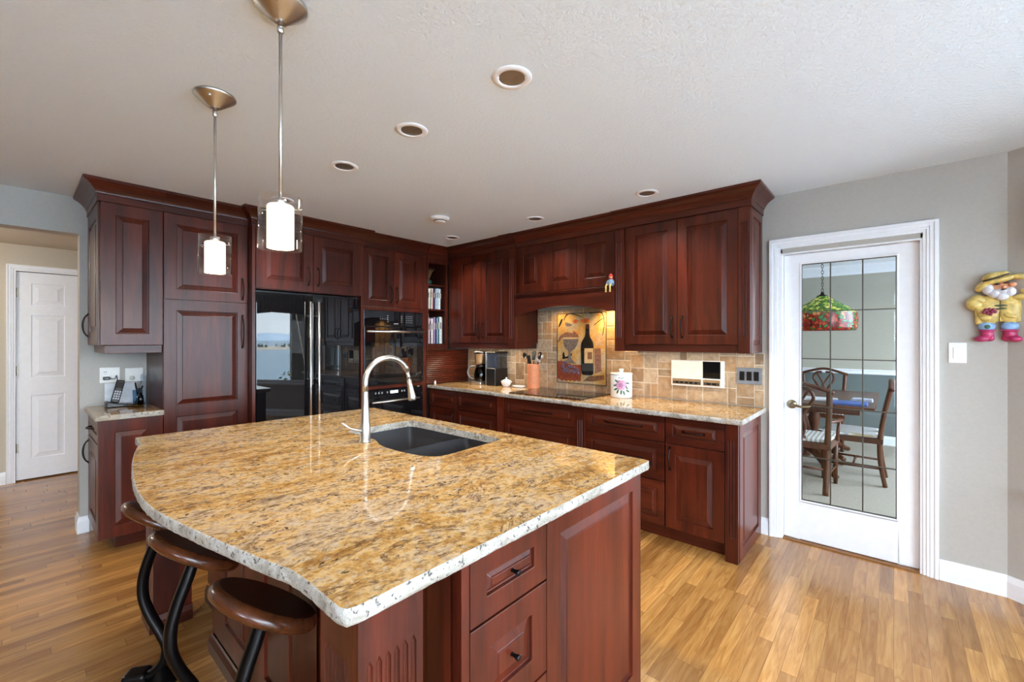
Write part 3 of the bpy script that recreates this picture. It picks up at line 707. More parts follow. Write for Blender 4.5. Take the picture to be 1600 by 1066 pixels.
# ================================================================== GRANITE
def resample(poly, step, closed=True):
    out = []; n = len(poly)
    for i in range(n if closed else n - 1):
        a = Vector(poly[i]); b = Vector(poly[(i + 1) % n]); k = max(1, int(round((b - a).length / step)))
        for j in range(k): out.append(a + (b - a) * j / k)
    return out
def slab(name, outline, z0, z1, holes=(), rough=None, at=None, cat='countertop', label=None):
    """granite slab: polished top, rough chiselled edges"""
    pts = resample([(x, y) for x, y in outline], .014); n = len(pts)
    area = sum(pts[i].x * pts[(i + 1) % n].y - pts[(i + 1) % n].x * pts[i].y for i in range(n)); sg = 1 if area > 0 else -1
    rings = []; H = z1 - z0
    rows = [(0.0, z1), (.0035, z1 - .003), (.004, z1 - H * .33), (.005, z1 - H * .66), (.002, z0 + .003), (-.002, z0)]
    for k, (o, z) in enumerate(rows):
        ring = []
        for i, p in enumerate(pts):
            d = (pts[(i + 1) % n] - pts[i - 1]).normalized(); r = Vector((d.y, -d.x)) * sg
            q = noise.noise(Vector((p.x * 38, p.y * 38, z * 60))) * .0018 + noise.noise(Vector((p.x * 90, p.y * 90, z * 120 + 7))) * .0018
            if k == 0: q *= .5
            ring.append((p.x + r.x * (o + q), p.y + r.y * (o + q), z + (noise.noise(Vector((p.x * 50, p.y * 50, 3))) * .0012 if k == 0 else 0)))
        rings.append(ring)
    mb = MB(); top = polyfill([[(x, y) for x, y, z in rings[0]]] + [list(h) for h in holes], z1)
    mb.add(top.v, top.f, 0)
    vs = [p for r in rings for p in r]
    vs[:n] = [(x, y, z1) for x, y, z in rings[0]]
    mb.add(vs, [(k * n + i, k * n + (i + 1) % n, (k + 1) * n + (i + 1) % n, (k + 1) * n + i) for k in range(len(rows) - 1) for i in range(n)], 1, True)
    bot = polyfill([[(x, y) for x, y, z in rings[-1]]] + [list(h) for h in holes], z0, True); mb.add(bot.v, bot.f, 1)
    for h in holes:
        k = len(h); mb.add([(x, y, z1) for x, y in h] + [(x, y, z0) for x, y in h], [(i, (i + 1) % k, k + (i + 1) % k, k + i) for i in range(k)], 1, False)
    o = obj(name, mb, [GRAN, GRANE], at=at)
    return tag(o, label, cat)
slab('countertop', [(-4.405, .338), (-3.790, .338), (-3.790, .679), (-4.405, .679)], .877, .912, at=(-4.1, .5, .877), label='small granite countertop holding the phone at the left end')
slab('countertop', [(-3.783, 2.934), (-2.79, 2.934), (-2.775, 2.914), (-1.925, 2.914), (-1.905, 2.896), (-.690, 2.896), (-.690, 3.545), (-3.783, 3.545)], .876, .910, at=(-2.2, 3.2, .876), label='long granite countertop with the black cooktop along the range wall')

def spline(P, k=6):
    out = []
    for i in range(len(P) - 1):
        p0, p1, p2, p3 = (Vector(P[max(i - 1, 0)]), Vector(P[i]), Vector(P[i + 1]), Vector(P[min(i + 2, len(P) - 1)]))
        for j in range(k):
            t = j / k; out.append(tuple(.5 * ((2 * p1) + (-p0 + p2) * t + (2 * p0 - 5 * p1 + 4 * p2 - p3) * t * t + (-p0 + 3 * p1 - 3 * p2 + p3) * t ** 3)))
    out.append(tuple(P[-1])); return out
curve = spline([(-2.66, .396), (-2.60, .375), (-2.45, .341), (-2.26, .309), (-2.01, .278), (-1.85, .265), (-1.70, .262), (-1.565, .272), (-1.40, .298), (-1.19, .339), (-1.06, .366), (-.965, .389)], 4)
isl = [(-2.845, .400), (-2.68, .394)] + curve + [(-.90, .393), (-.765, .392), (-.748, .398), (-.742, .414), (-.742, 1.672), (-.748, 1.688), (-.765, 1.694), (-2.80, 1.694), (-2.815, 1.685)]
sink = spline([(-2.17, 1.165), (-2.195, 1.20), (-2.20, 1.24)], 3) + spline([(-2.20, 1.52), (-2.195, 1.565), (-2.15, 1.585)], 3) + spline([(-1.50, 1.585), (-1.452, 1.570), (-1.44, 1.53)], 3) + spline([(-1.425, 1.22), (-1.438, 1.165), (-1.50, 1.128), (-1.60, 1.112), (-1.70, 1.108), (-1.79, 1.118), (-1.85, 1.140), (-1.90, 1.158), (-1.98, 1.163)], 4)
slab('countertop', isl, .875, .910, holes=[sink], at=(-1.79, 1.0, .875), label='large golden granite island countertop with a curved seating edge and sink cutout')

# ------------------------------------------------------------------ island
I = thing('kitchen_island', (-1.79, 1.1, 0), 'cherry kitchen island with fluted corner posts and raised end panels', 'island')
TIX = FX(-.795); TIF = FY(.70)
m = MB()
m.box(-2.78, -.797, .702, 1.05, .0005, .66); m.box(-2.78, -.797, 1.05, 1.66, .0005, .66)
m.box(-2.78, -.797, .702, .78, .66, .873); m.box(-2.78, -.797, 1.61, 1.66, .66, .873); m.box(-2.78, -2.28, .78, 1.61, .66, .873); m.box(-1.36, -.797, .78, 1.61, .66, .873)
obj('carcass', m, CHERRY, I)
for z0, z1 in ((.690, .864), (.418, .683), (.108, .411)):
    d = cab_door(I, TIX, .731, 1.040, z0, z1, fw=.068 if z0 < .6 else .058, name='drawer', mat=CHERRY)
    zc = (z0 + z1) / 2
    m = MB(); m.lathe([(0, 0), (.0055, 0), (.0048, .010), (.0078, .020), (.0085, .023), (.0078, .026), (0, .027)], T=lambda x, y, z, zc=zc: TIX(.8855 + x, .0198 + z, zc + y), seg=16); obj('knob', m, BLACK, d)
m = MB(); m.box(.702, .7285, .0005, .020, .0005, .873, TIX); m.box(.7285, 1.0425, .0005, .016, .868, .873, TIX); m.box(.7285, 1.0425, .0005, .014, .0005, .105, TIX); obj('stile', m, CHERRY, I, bevel=BV)
cab_door(I, TIX, 1.043, 1.68, .0005, .873, fw=.072, name='end_panel')
m = MB()
for a, b in ((-.93, -.776), (-2.83, -2.66)): pass
for x0, x1 in ((-.930, -.796), (-2.830, -2.681)):
    m = MB(); m.box(x0, x1, .457, .589, .0005, .873); p = obj('post', m, CHERRY, I, bevel=BV)
    if x0 > -1: obj('fluted_face', flutes_mb(.436, .5895, .0005, .873, .13, .752, FX(x1), 6, .0205, .0005, .014, .006), CHERRY, p)
    else: m = MB(); m.box(.436, .5895, .0005, .0205, .0005, .873, FX(x1)); obj('plain_face', m, CHERRY, p, bevel=BV)
    obj('fluted_face', flutes_mb(x0, x1 - .0005, .0005, .873, .13, .752, FY(.4565), 6, .0205, .0005, .012, .006), CHERRY, p)
    m = MB(); m.sweep([(x0, .59), (x0, .4358), (x1 + .0208, .4358), (x1 + .0208, .59)][::1], [(0, .0005), (.016, .0005), (.016, .05), (.006, .075), (0, .078)]); obj('base_moulding', m, CHERRY_H, p)
m = MB(); m.box(-2.30, -1.28, .602, .7015, .0005, .873); obj('centre_block', m, CHERRY, I, bevel=BV)
TC = FY(.6015)
us = [-2.30, -1.79, -1.28]
for i in range(2):
    d = MB(); panel_front(d, us[i], us[i + 1], .09, .873, .17 if i == 0 else .10, .10 if i == 0 else .17, .10, .07, .0145, TC, sl=.03); d.box(us[i], us[i + 1], .0005, .004, .09, .873, TC); obj('back_panel', d, CHERRY, I, weld=False)
for a, b in ((-2.78, -2.302), (-1.278, -.797)):
    d = MB(); panel_front(d, a, b, .09, .873, .09, .09, .10, .07, .0145, FY(.7015), sl=.03); obj('back_panel', d, CHERRY, I, weld=False)
m = MB(); m.sweep([(-2.782, .687), (-2.30, .687), (-2.30, .587), (-1.28, .587), (-1.28, .687), (-.797, .687)], [(0, .0005), (.014, .0005), (.014, .05), (.006, .075), (0, .078)]); obj('base_moulding', m, CHERRY_H, I)

# ------------------------------------------------------------------ sink and faucet
SNK = plain('dark_composite_sink', (66, 64, 66), .36, var=.05, nscale=200)
s_ = thing('sink', (-1.81, 1.35, .68), 'dark double bowl sink set under the island granite', 'sink')
def bowl(poly, zt, zb, inset=.03):
    c = (sum(p[0] for p in poly) / len(poly), sum(p[1] for p in poly) / len(poly)); k = len(poly)
    def sc(f): return [(c[0] + (x - c[0]) * f, c[1] + (y - c[1]) * f) for x, y in poly]
    m = MB(); loops = [(1.0, zt), (.985, zb + .05), (.96, zb + .018), (.90, zb + .002), (.86, zb)]
    vs = [(x, y, z) for f, z in loops for x, y in sc(f)]
    m.add(vs, [(a * k + i, a * k + (i + 1) % k, (a + 1) * k + (i + 1) % k, (a + 1) * k + i) for a in range(4) for i in range(k)] + [tuple(4 * k + i for i in range(k))], 0, True); return m
grow = lambda poly, d: [(x + (d if x > -1.8 else -d), y + (d if y > 1.35 else -d)) for x, y in poly]
big = spline([(-2.21, 1.20), (-2.205, 1.165), (-2.16, 1.152)], 3) + [(-1.98, 1.150), (-1.88, 1.145), (-1.80, 1.112), (-1.76, 1.105)] + spline([(-1.76, 1.12), (-1.745, 1.14), (-1.742, 1.17)], 3) + spline([(-1.742, 1.55), (-1.748, 1.585), (-1.79, 1.597)], 3) + spline([(-2.15, 1.597), (-2.20, 1.585), (-2.21, 1.54)], 3)
sml = spline([(-1.718, 1.17), (-1.712, 1.115), (-1.68, 1.100)], 3) + [(-1.60, 1.102)] + spline([(-1.50, 1.118), (-1.43, 1.155), (-1.415, 1.21)], 3) + spline([(-1.43, 1.54), (-1.445, 1.585), (-1.49, 1.597)], 3) + spline([(-1.66, 1.597), (-1.71, 1.585), (-1.718, 1.55)], 3)
obj('bowl', bowl(big, .874, .685), SNK, s_, recalc=False); obj('bowl', bowl(sml, .874, .70), SNK, s_, recalc=False)
m = MB(); m.box(-1.7425, -1.7175, 1.12, 1.596, .72, .855); obj('divider', m, SNK, s_, bevel=.008, seg=3)
for x, y, z in ((-1.98, 1.38, .6865), (-1.57, 1.36, .7015)):
    m = MB(); m.lathe([(.045, 0), (.042, .003), (.030, .001), (0, .0005)], (x, y, z), 24); obj('drain', m, STEEL, s_)
f_ = thing('faucet', (-1.900, 1.105, .910), 'brushed nickel gooseneck pull-down faucet behind the sink', 'faucet')
m = MB(); m.lathe([(0, .0005), (.028, .0005), (.028, .006), (.0235, .010), (.0235, .085), (.021, .095), (.0155, .20), (.0140, .24)], (-1.90, 1.105, .91), 28, cap=False); obj('body', m, NICKEL, f_)
m = MB(); P = [(-1.90, 1.105, 1.14), (-1.90, 1.105, 1.19)] + [(-1.90, 1.105 + .125 - .125 * cos(a), 1.19 + .118 * sin(a)) for a in [pi * i / 16 for i in range(1, 15)]]
m.tube(P, .0138, 16); obj('spout', m, NICKEL, f_)
e = P[-1]; m = MB(); m.tube([e, (-1.90, e[1] + .010, e[2] - .05)], .0095, 12); obj('hose', m, STEEL, f_)
m = MB(); m.lathe([(0, 0), (.0125, 0), (.0135, -.03), (.020, -.09), (.0215, -.105), (.019, -.11), (0, -.108)], (0, 0, 0), 20)
A = Matrix.Rotation(radians(11), 3, 'X'); m.v = [tuple(A @ Vector(v) + Vector((-1.90, e[1] + .010, e[2] - .045))) for v in m.v]; obj('spray_head', m, NICKEL, f_)
m = MB(); m.tube([(-1.90, 1.088, .965), (-1.905, 1.065, .972), (-1.91, 1.03, .985), (-1.915, .995, 1.012)], [.010, .009, .007, .0055], 10, flat=(1, .8)); obj('lever', m, NICKEL, f_)

# ================================================================== CEILING FITTINGS
ordn = ['near the pendant lights, largest in view', 'second out from the camera in the island row', 'third in the island row, above the refrigerator doors', 'half hidden behind the front pendant by the fridge cabinet',
        'in front of the right wall cabinet crown', 'in front of the hood cabinet crown', 'in the corner above the bookcase']
labs = ['white trimmed recessed ceiling light with a lit bulb, nearest the camera', 'unlit recessed ceiling light, second nearest in the row over the island', 'unlit recessed ceiling light above the refrigerator doors',
        'recessed ceiling light seen just above the larger pendant lamp by the tall cabinets', 'recessed ceiling light in front of the right wall cabinet crown', 'recessed ceiling light in front of the hood cabinet crown', 'small dark recessed ceiling light in the corner above the bookcase']
REFL = plain('can_reflector', (196, 188, 172), .4, 1.0)
def can(loc, label):
    c = thing('recessed_light', loc, label, 'ceiling light', 'recessed ceiling lights')
    x, y, z = loc
    m = MB(); m.lathe([(.052, .0), (.052, -.004), (.056, -.007), (.074, -.005), (.078, -.0015), (.078, -.0003), (.053, -.0003)], loc, 36, cap=False); obj('trim_ring', m, WHITE, c)
    m = MB(); m.lathe([(.0515, -.003), (.050, .010), (.047, .030), (.040, .050), (0, .0505)], loc, 32); obj('reflector', m, REFL, c, recalc=False)
    m = MB(); m.lathe([(0, .050), (.020, .049), (.024, .040), (.020, .029), (0, .026)], loc, 24); obj('bulb', m, plain('frosted_bulb', (200, 196, 188), .4), c)
    return c
for x_, y_ in CANS:  # spots added under all cans for room fill; only the first is lit
    l = bpy.data.lights.new('can_lamp_fill', 'SPOT'); l.energy = 20; l.color = (1, .96, .89); l.spot_size = radians(125); l.spot_blend = .9; l.shadow_soft_size = .03
    lo = bpy.data.objects.new('can_lamp_fill', l); COL.objects.link(lo); lo.location = (x_, y_, ZC - .012)
l = bpy.data.lights.new('hall_fill', 'POINT'); l.energy = 15; l.color = (1, .92, .82); l.shadow_soft_size = .08  # unseen fill light added to brighten the hall door, no fixture
lo = bpy.data.objects.new('hall_fill', l); COL.objects.link(lo); lo.location = (-5.35, -.9, 2.1)
c0 = can((CANS[0][0], CANS[0][1], ZC), labs[0])
for i, p in enumerate(CANS[1:]): dup(c0, (p[0], p[1], ZC), None, labs[i + 1])
for ch in c0.children:
    if ch.name.split('.')[0] == 'bulb':
        ch.data = ch.data.copy(); ch.data.materials[0] = BULB; ch.location = (.006, -.003, -.020)
s_ = thing('smoke_detector', (-2.86, 2.35, ZC), 'round white smoke detector on the ceiling near the corner', 'smoke detector')
m = MB(); m.lathe([(0, -.0005), (.078, -.0005), (.078, -.016), (.070, -.022), (.050, -.024), (.048, -.034), (.040, -.040), (0, -.040)], (-2.86, 2.35, ZC), 32); obj('housing', m, PLASTIC, s_)
m = MB(); m.lathe([(.049, -.0245), (.0515, -.0255), (.0515, -.031), (.049, -.032)], (-2.86, 2.35, ZC), 32, cap=False); obj('vent_slot', m, DARKPL, s_)

def pendant(x, y, label):
    L = (x, y, ZC); p = thing('pendant_lamp', L, label, 'pendant lamp', 'pendant lamps over the island')
    m = MB(); m.lathe([(0, -.0005), (.076, -.0005), (.0765, -.006), (.072, -.011), (.020, -.052), (.012, -.054), (0, -.054)], L, 36); cp = obj('canopy', m, NICKEL, p)
    m = MB(); m.ball((x + .047, y - .031, ZC - .024), .006); m.ball((x - .047, y + .031, ZC - .024), .006); obj('screw', m, STEEL, cp)
    m = MB(); m.lathe([(0, -.052), (.008, -.052), (.0085, -.068), (.010, -.069), (.010, -.084), (.0055, -.088)], L, 20, cap=False); obj('coupling', m, STEEL, p)
    m = MB(); m.tube([(x, y, ZC - .08), (x, y, 1.822)], .0052, 12); obj('rod', m, NICKEL, p)
    zt, zb = 1.808, 1.678
    m = MB(); m.lathe([(.010, zt + .022), (.017, zt + .020), (.017, zt + .001), (0, zt + .001)], (x, y, 0), 20); obj('socket', m, STEEL, p)
    m = MB(); m.lathe([(0, zt), (.034, zt), (.0375, zt - .004), (.0375, zb), (.0345, zb), (.0345, zt - .006), (0, zt - .006)], (x, y, 0), 32); obj('inner_shade', m, OPAL, p)
    m = MB(); m.lathe([(.0590, 1.832), (.0605, 1.832), (.0605, 1.674), (.0590, 1.674), (.0590, 1.832)], (x, y, 0), 40, cap=False); obj('glass_cylinder', m, PGLASS, p)
    m = MB(); d = Vector((.7523, .6588, 0)); m.tube([Vector((x, y, 1.795)) - d * .064, Vector((x, y, 1.795)) - d * .036], .0016, 6); m.tube([Vector((x, y, 1.795)) + d * .036, Vector((x, y, 1.795)) + d * .064], .0016, 6); obj('support_pin', m, STEEL, p)
    l = bpy.data.lights.new('pendant_bulb', 'POINT'); l.energy = 2.2; l.color = (1, .78, .52); l.shadow_soft_size = .028
    lo = bpy.data.objects.new('pendant_bulb', l); COL.objects.link(lo); lo.location = (x, y, 1.655)
    return p
pendant(-1.407, .535, 'pendant lamp with clear glass cylinder nearer the camera, larger in view')
pendant(-2.139, .554, 'pendant lamp with clear glass cylinder in front of the pantry, smaller in view')
for (x, e) in ((-1.90, 9.0), (-2.45, 2.0)):
    l = bpy.data.lights.new('hood_lamp', 'SPOT'); l.energy = e; l.color = (1, .60, .22); l.spot_size = radians(140); l.spot_blend = .8; l.shadow_soft_size = .03
    lo = bpy.data.objects.new('hood_lamp', l); COL.objects.link(lo); lo.location = (x, 3.42, 1.70); lo.rotation_euler = (radians(14), 0, 0)

for (x, e, s) in ((-3.2, 2.0, .8), (-1.2, 1.2, .8)):
    l = bpy.data.lights.new('under_cabinet_lamp', 'AREA'); l.shape = 'RECTANGLE'; l.size = s; l.size_y = .03; l.energy = e; l.color = (1, .80, .58)
    lo = bpy.data.objects.new('under_cabinet_lamp', l); COL.objects.link(lo); lo.location = (x, 3.29, 1.303)

# ================================================================== STOOLS
SEATW = wood('stool_seat_wood', srgb(34, 17, 10), srgb(104, 54, 28), rough=.2, axis='x', strips=False, coat=.5)
SEATT = wood('stool_seat_top', srgb(24, 12, 8), srgb(44, 22, 14), rough=.3, axis='x', strips=False, coat=.3)
RX = Matrix.Rotation(radians(-33), 3, 'X')
def stool(loc, label, rz):
    x, y = loc; L = (x, y, 0); p = thing('bar_stool', L, label, 'stool', 'bar stools at the island')
    c = Vector((x, y, .672)); m = MB()
    m.lathe([(.134, .0165), (.141, .013), (.148, .004), (.150, -.006), (.145, -.017), (.130, -.024), (0, -.024)], (0, 0, 0), 48, cap=False); m.lathe([(0, .015), (.10, .0155), (.134, .0165)], (0, 0, 0), 48, mi=1)
    m.v = [tuple(c + RX @ Vector(v)) for v in m.v]; obj('seat', m, [SEATW, SEATT], p)
    R = Matrix.Rotation(rz, 3, 'Z')
    def q(a, z): v = R @ Vector((0, a, 0)); return (x + v.x, y + v.y, z * (1.075 if z > .1 else 1))
    pts = spline([(-.002, .607, 0), (-.026, .54, 0), (-.053, .47, 0), (-.071, .40, 0), (-.070, .33, 0), (-.046, .26, 0), (-.010, .19, 0), (.012, .13, 0), (-.002, .08, 0), (-.035, .045, 0), (-.075, .035, 0)], 5)
    m = MB(); m.tube([q(a, z) for a, z, _ in pts], [.022] * 4 + [.023] * (len(pts) - 4), 10, flat=(1, .82)); obj('leg', m, BLACK, p)
    m = MB(); m.lathe([(0, .020), (.035, .018), (.05, .006), (.05, -.002), (0, -.002)], (0, 0, 0), 20); m.v = [tuple(c + RX @ Vector((v[0], v[1], v[2] - .032))) for v in m.v]; obj('seat_flange', m, BLACK, p)
    m = MB(); m.lathe([(0, .0005), (.062, .0005), (.064, .012), (.052, .024), (.03, .036), (.02, .06), (0, .06)], q(-.01, 0), 32); obj('base_plate', m, BLACK, p)
    m = MB(); a = q(-.085, 0); v = R @ Vector((0, 1, 0)); m.box(-.035, .035, -.05, .035, .0005, .062); m.v = [tuple(Vector((a[0], a[1], 0)) + R @ Vector(k)) for k in m.v]; obj('foot', m, BLACK, p, bevel=.014, seg=3)
    return p
stool((-1.302, .456), 'round wooden bar stool on a curved black iron leg, nearest the camera', 0)
stool((-1.819, .416), 'round wooden bar stool on a curved black iron leg, middle of three', 0)
stool((-2.245, .402), 'round wooden bar stool mostly hidden under the far end of the island top', radians(-35))

# ================================================================== COUNTER OBJECTS
CT = .9102
GREYPL = plain('grey_plastic', (118, 120, 126), .4)
c = thing('coffee_maker', (-3.40, 3.40, CT), 'steel and black drip coffee maker with glass carafe in the counter corner', 'coffee maker')
x, y = -3.40, 3.40
m = MB(); m.box(x - .075, x + .075, y - .115, y + .105, CT + .0003, CT + .035); obj('base', m, STEEL, c, bevel=.008, seg=3)
m = MB(); m.box(x - .075, x + .075, y + .03, y + .105, CT + .035, CT + .345); obj('tower', m, DARKPL, c, bevel=.008, seg=3)
m = MB(); m.lathe([(0, .225), (.060, .225), (.072, .330), (.074, .332), (0, .332)], (x, y - .035, CT), 32); obj('filter_basket', m, STEEL, c)
m = MB(); m.lathe([(.077, .3325), (.077, .352), (.068, .362), (0, .364)], (x, y - .03, CT), 32); obj('lid', m, DARKPL, c)
m = MB(); m.lathe([(0, .037), (.062, .037), (.070, .06), (.072, .11), (.060, .165), (.048, .190), (.048, .205), (.045, .205), (.045, .19), (.056, .165), (.068, .11), (.066, .06), (.06, .041), (0, .041)], (x, y - .04, CT), 32); ca = obj('carafe', m, SMOKE, c, recalc=False)
m = MB(); m.lathe([(.050, .186), (.051, .203), (.045, .212), (0, .213)], (x, y - .04, CT), 24); obj('carafe_lid', m, DARKPL, ca)
m = MB(); m.tube(spline([(x - .045, y - .07, CT + .195), (x - .10, y - .10, CT + .190), (x - .125, y - .115, CT + .13), (x - .105, y - .10, CT + .07), (x - .06, y - .072, CT + .055)], 5), .008, 8); obj('carafe_handle', m, GREYPL, ca)
c = thing('coffee_machine', (-3.205, 3.41, CT), 'black single cup brewer with clear water tank right of the coffee maker', 'coffee machine')
x, y = -3.205, 3.41
m = MB(); m.box(x - .06, x + .07, y - .10, y + .10, CT + .0003, CT + .185); obj('body', m, DARKPL, c, bevel=.008, seg=3)
m = MB(); m.box(x - .055, x + .068, y - .095, y + .095, CT + .186, CT + .338); obj('water_tank', m, thinglass('clear_tank_plastic', (.72, .76, .82)), c, bevel=.008)
m = MB(); m.box(x - .062, x + .072, y - .102, y + .102, CT + .339, CT + .358); obj('lid', m, DARKPL, c, bevel=.006)
m = MB(); m.box(x - .078, x - .062, y - .095, y + .095, CT + .0003, CT + .355); obj('column', m, GREYPL, c, bevel=.004)
CERAM = plain('white_glazed_ceramic', (232, 232, 232), .12, var=.01)
c = thing('sugar_bowl', (-3.03, 3.37, CT), 'small white lidded ceramic bowl on the counter beside the coffee machine', 'bowl')
m = MB(); m.lathe([(0, .0004), (.034, .0004), (.038, .008), (.052, .035), (.056, .050), (.053, .052), (0, .052)], (-3.03, 3.37, CT), 32); b = obj('bowl', m, CERAM, c)
for s in (-1, 1):
    m = MB(); m.tube([(-3.03 + s * .054, 3.37, CT + .043), (-3.03 + s * .070, 3.37, CT + .048), (-3.03 + s * .072, 3.37, CT + .056)], .005, 8); obj('lug_handle', m, CERAM, b)
m = MB(); m.lathe([(.054, .053), (.050, .060), (.026, .073), (.008, .077), (.007, .082), (.011, .089), (.008, .095), (0, .096)], (-3.03, 3.37, CT), 32); obj('lid', m, CERAM, c)
c = thing('spoon_rest', (-2.885, 3.40, CT), 'flat white ceramic spoon rest between the lidded bowl and the utensil crock', 'dish')
m = MB(); m.lathe([(0, .004), (.040, .004), (.054, .016), (.058, .016), (.045, .0003), (0, .0003)], (-2.885, 3.40, CT), 28); m.v = [(-2.885 + (a + 2.885) * 1.5, b, z) for a, b, z in m.v]; obj('dish', m, CERAM, c)
TERRA = plain('terracotta_glaze', (218, 142, 104), .4, var=.04)
cx_, cy_ = -2.700, 3.41
c = thing('utensil_crock', (cx_, cy_, CT), 'tall terracotta crock holding black utensils beside the cooktop', 'crock')
m = MB(); m.lathe([(0, .0004), (.058, .0004), (.060, .010), (.060, .234), (.062, .240), (.060, .246), (.053, .246), (.053, .012), (0, .012)], (cx_, cy_, CT), 36); obj('jar', m, TERRA, c)
def utensil(name, dx, dy, hx, hy, h, kind, mat, label):
    b = Vector((cx_ + dx, cy_ + dy, CT + .014)); t = Vector((cx_ + hx, cy_ + hy, CT + h)); u = thing(name, b, label, 'utensil', 'kitchen utensils in the crock')
    d = (t - b).normalized(); m = MB(); m.tube([b, b + (t - b) * .8], [.006, .005], 8); obj('shaft', m, mat, u)
    m = MB(); sx = d.cross(Vector((.35, 1, 0))).normalized(); sy = d.cross(sx); Mx = Matrix((sx, sy, d)).transposed()
    if kind == 'ladle': m.lathe([(.0, -.026), (.020, -.02), (.034, 0), (.036, .004), (.032, .004), (.018, -.016), (0, -.021)], (0, 0, 0), 20, T=lambda a, e, f: tuple(t + Vector((a, f, e * .9)) if False else t + Mx @ Vector((a, f, e))))
    elif kind == 'spat': m.box(-.033, .033, -.003, .003, -.055, .035, T=lambda a, e, f: tuple(t + Mx @ Vector((a, e, f))))
    elif kind == 'spoon': m.ball((0, 0, 0), (.028, .008, .040), T=lambda a, e, f: tuple(t + Mx @ Vector((a, e, f))))
    elif kind == 'whisk':
        for k in range(6):
            a0 = pi * k / 6; m.tube([tuple(t + Mx @ Vector((cos(a0) * .026 * sin(q), sin(a0) * .026 * sin(q), -.05 - .05 * cos(q) + .02))) for q in [2 * pi * i / 24 for i in range(25)]], .0014, 5)
    obj('head', m, mat, u, bevel=.002 if kind == 'spat' else 0)
utensil('ladle', .01, .0, -.095, -.02, .325, 'ladle', DARKPL, 'black ladle leaning left in the terracotta crock')
utensil('spatula', -.01, .01, -.035, .045, .335, 'spat', DARKPL, 'black slotted turner standing at the back left of the crock')
utensil('whisk', .0, .005, .03, .04, .320, 'whisk', STEEL, 'steel wire whisk in the middle of the crock')
utensil('spoon', -.015, -.01, .085, -.01, .330, 'spoon', DARKPL, 'black cooking spoon leaning right in the crock')
utensil('slotted_spoon', -.01, .01, .065, .045, .315, 'spoon', STEEL, 'steel serving spoon at the back right of the crock')
utensil('pastry_brush', .012, -.012, -.02, -.05, .300, 'spat', DARKPL, 'short black scraper at the front of the crock')
c = thing('cooktop', (-2.26, 3.22, CT), 'black glass cooktop set into the long counter', 'cooktop')
m = MB(); m.box(-2.64, -1.885, 2.975, 3.485, CT + .0002, CT + .007); obj('glass', m, COOKG, c, bevel=.002)
m = MB()
for a, b, r in ((-2.44, 3.10, .08), (-2.44, 3.36, .10), (-2.08, 3.10, .105), (-2.08, 3.36, .075)): m.lathe([(r - .0015, .0071), (r - .0015, .0075), (r, .0075), (r, .0071)], (a, b, CT), 48, cap=False)
obj('burner_ring', m, plain('burner_print', (70, 70, 72), .4), c)
# canister with a painted flower
kx, ky = -1.742, 3.40
c = thing('canister', (kx, ky, CT), 'white ceramic canister with a painted pink flower and lid', 'canister')
m = MB(); m.lathe([(0, .0004), (.086, .0004), (.090, .006), (.090, .186), (.086, .192), (0, .192)], (kx, ky, CT), 48); b = obj('jar', m, CERAM, c)
m = MB(); m.lathe([(.093, .1925), (.094, .200), (.088, .207), (.030, .210), (.016, .212), (.014, .222), (.021, .230), (.020, .238), (0, .240)], (kx, ky, CT), 40); obj('lid', m, CERAM, c)
def oncyl(a, z, r=.0908): return (kx + r * sin(a) , ky - r * cos(a), CT + z)
A0_ = radians(26)
PINK = plain('painted_pink', (196, 140, 170), .3); LEAF = plain('painted_leaf', (42, 92, 64), .35); PURP = plain('painted_mauve', (150, 100, 140), .3)
def patch(mb, a, z, wa, hz, rot=0, k=12, r=.0906):
    pts = [(a + (wa * cos(t) * cos(rot) - hz * sin(t) * sin(rot)) / .09, z + (wa * cos(t) * sin(rot) + hz * sin(t) * cos(rot))) for t in [2 * pi * i / k for i in range(k)]]
    vs = [oncyl(a, z, r + .0004)] + [oncyl(p, q, r) for p, q in pts]; mb.add(vs, [(0, 1 + i, 1 + (i + 1) % k) for i in range(k)], 0, True)
m = MB()
for t in range(6): patch(m, A0_ + .028 * cos(t * pi / 3) / .09, .110 + .026 * sin(t * pi / 3), .021, .019)
obj('flower', m, PINK, b, recalc=False)
m = MB()
for t in range(5): patch(m, A0_ + .011 * cos(t * 1.26) / .09, .108 + .011 * sin(t * 1.26), .010, .007, t * 1.26, r=.0913)
obj('flower_centre', m, PURP, b, recalc=False)
m = MB()
for da, z, rot in ((-.48, .075, .5), (-.32, .055, 1.2), (.0, .05, 1.5), (.50, .09, 2.2), (.62, .06, 2.6), (.60, .125, 2.9), (-.55, .105, .1), (-.40, .14, -.5), (.25, .045, 1.9)): patch(m, A0_ + da, z, .021, .0075, rot, r=.0905)
for k in range(5): patch(m, A0_ + (-.22 + .11 * k), .167 + .004 * sin(k * 2), .006, .003, .3, r=.0905)
obj('leaf', m, LEAF, b, recalc=False)

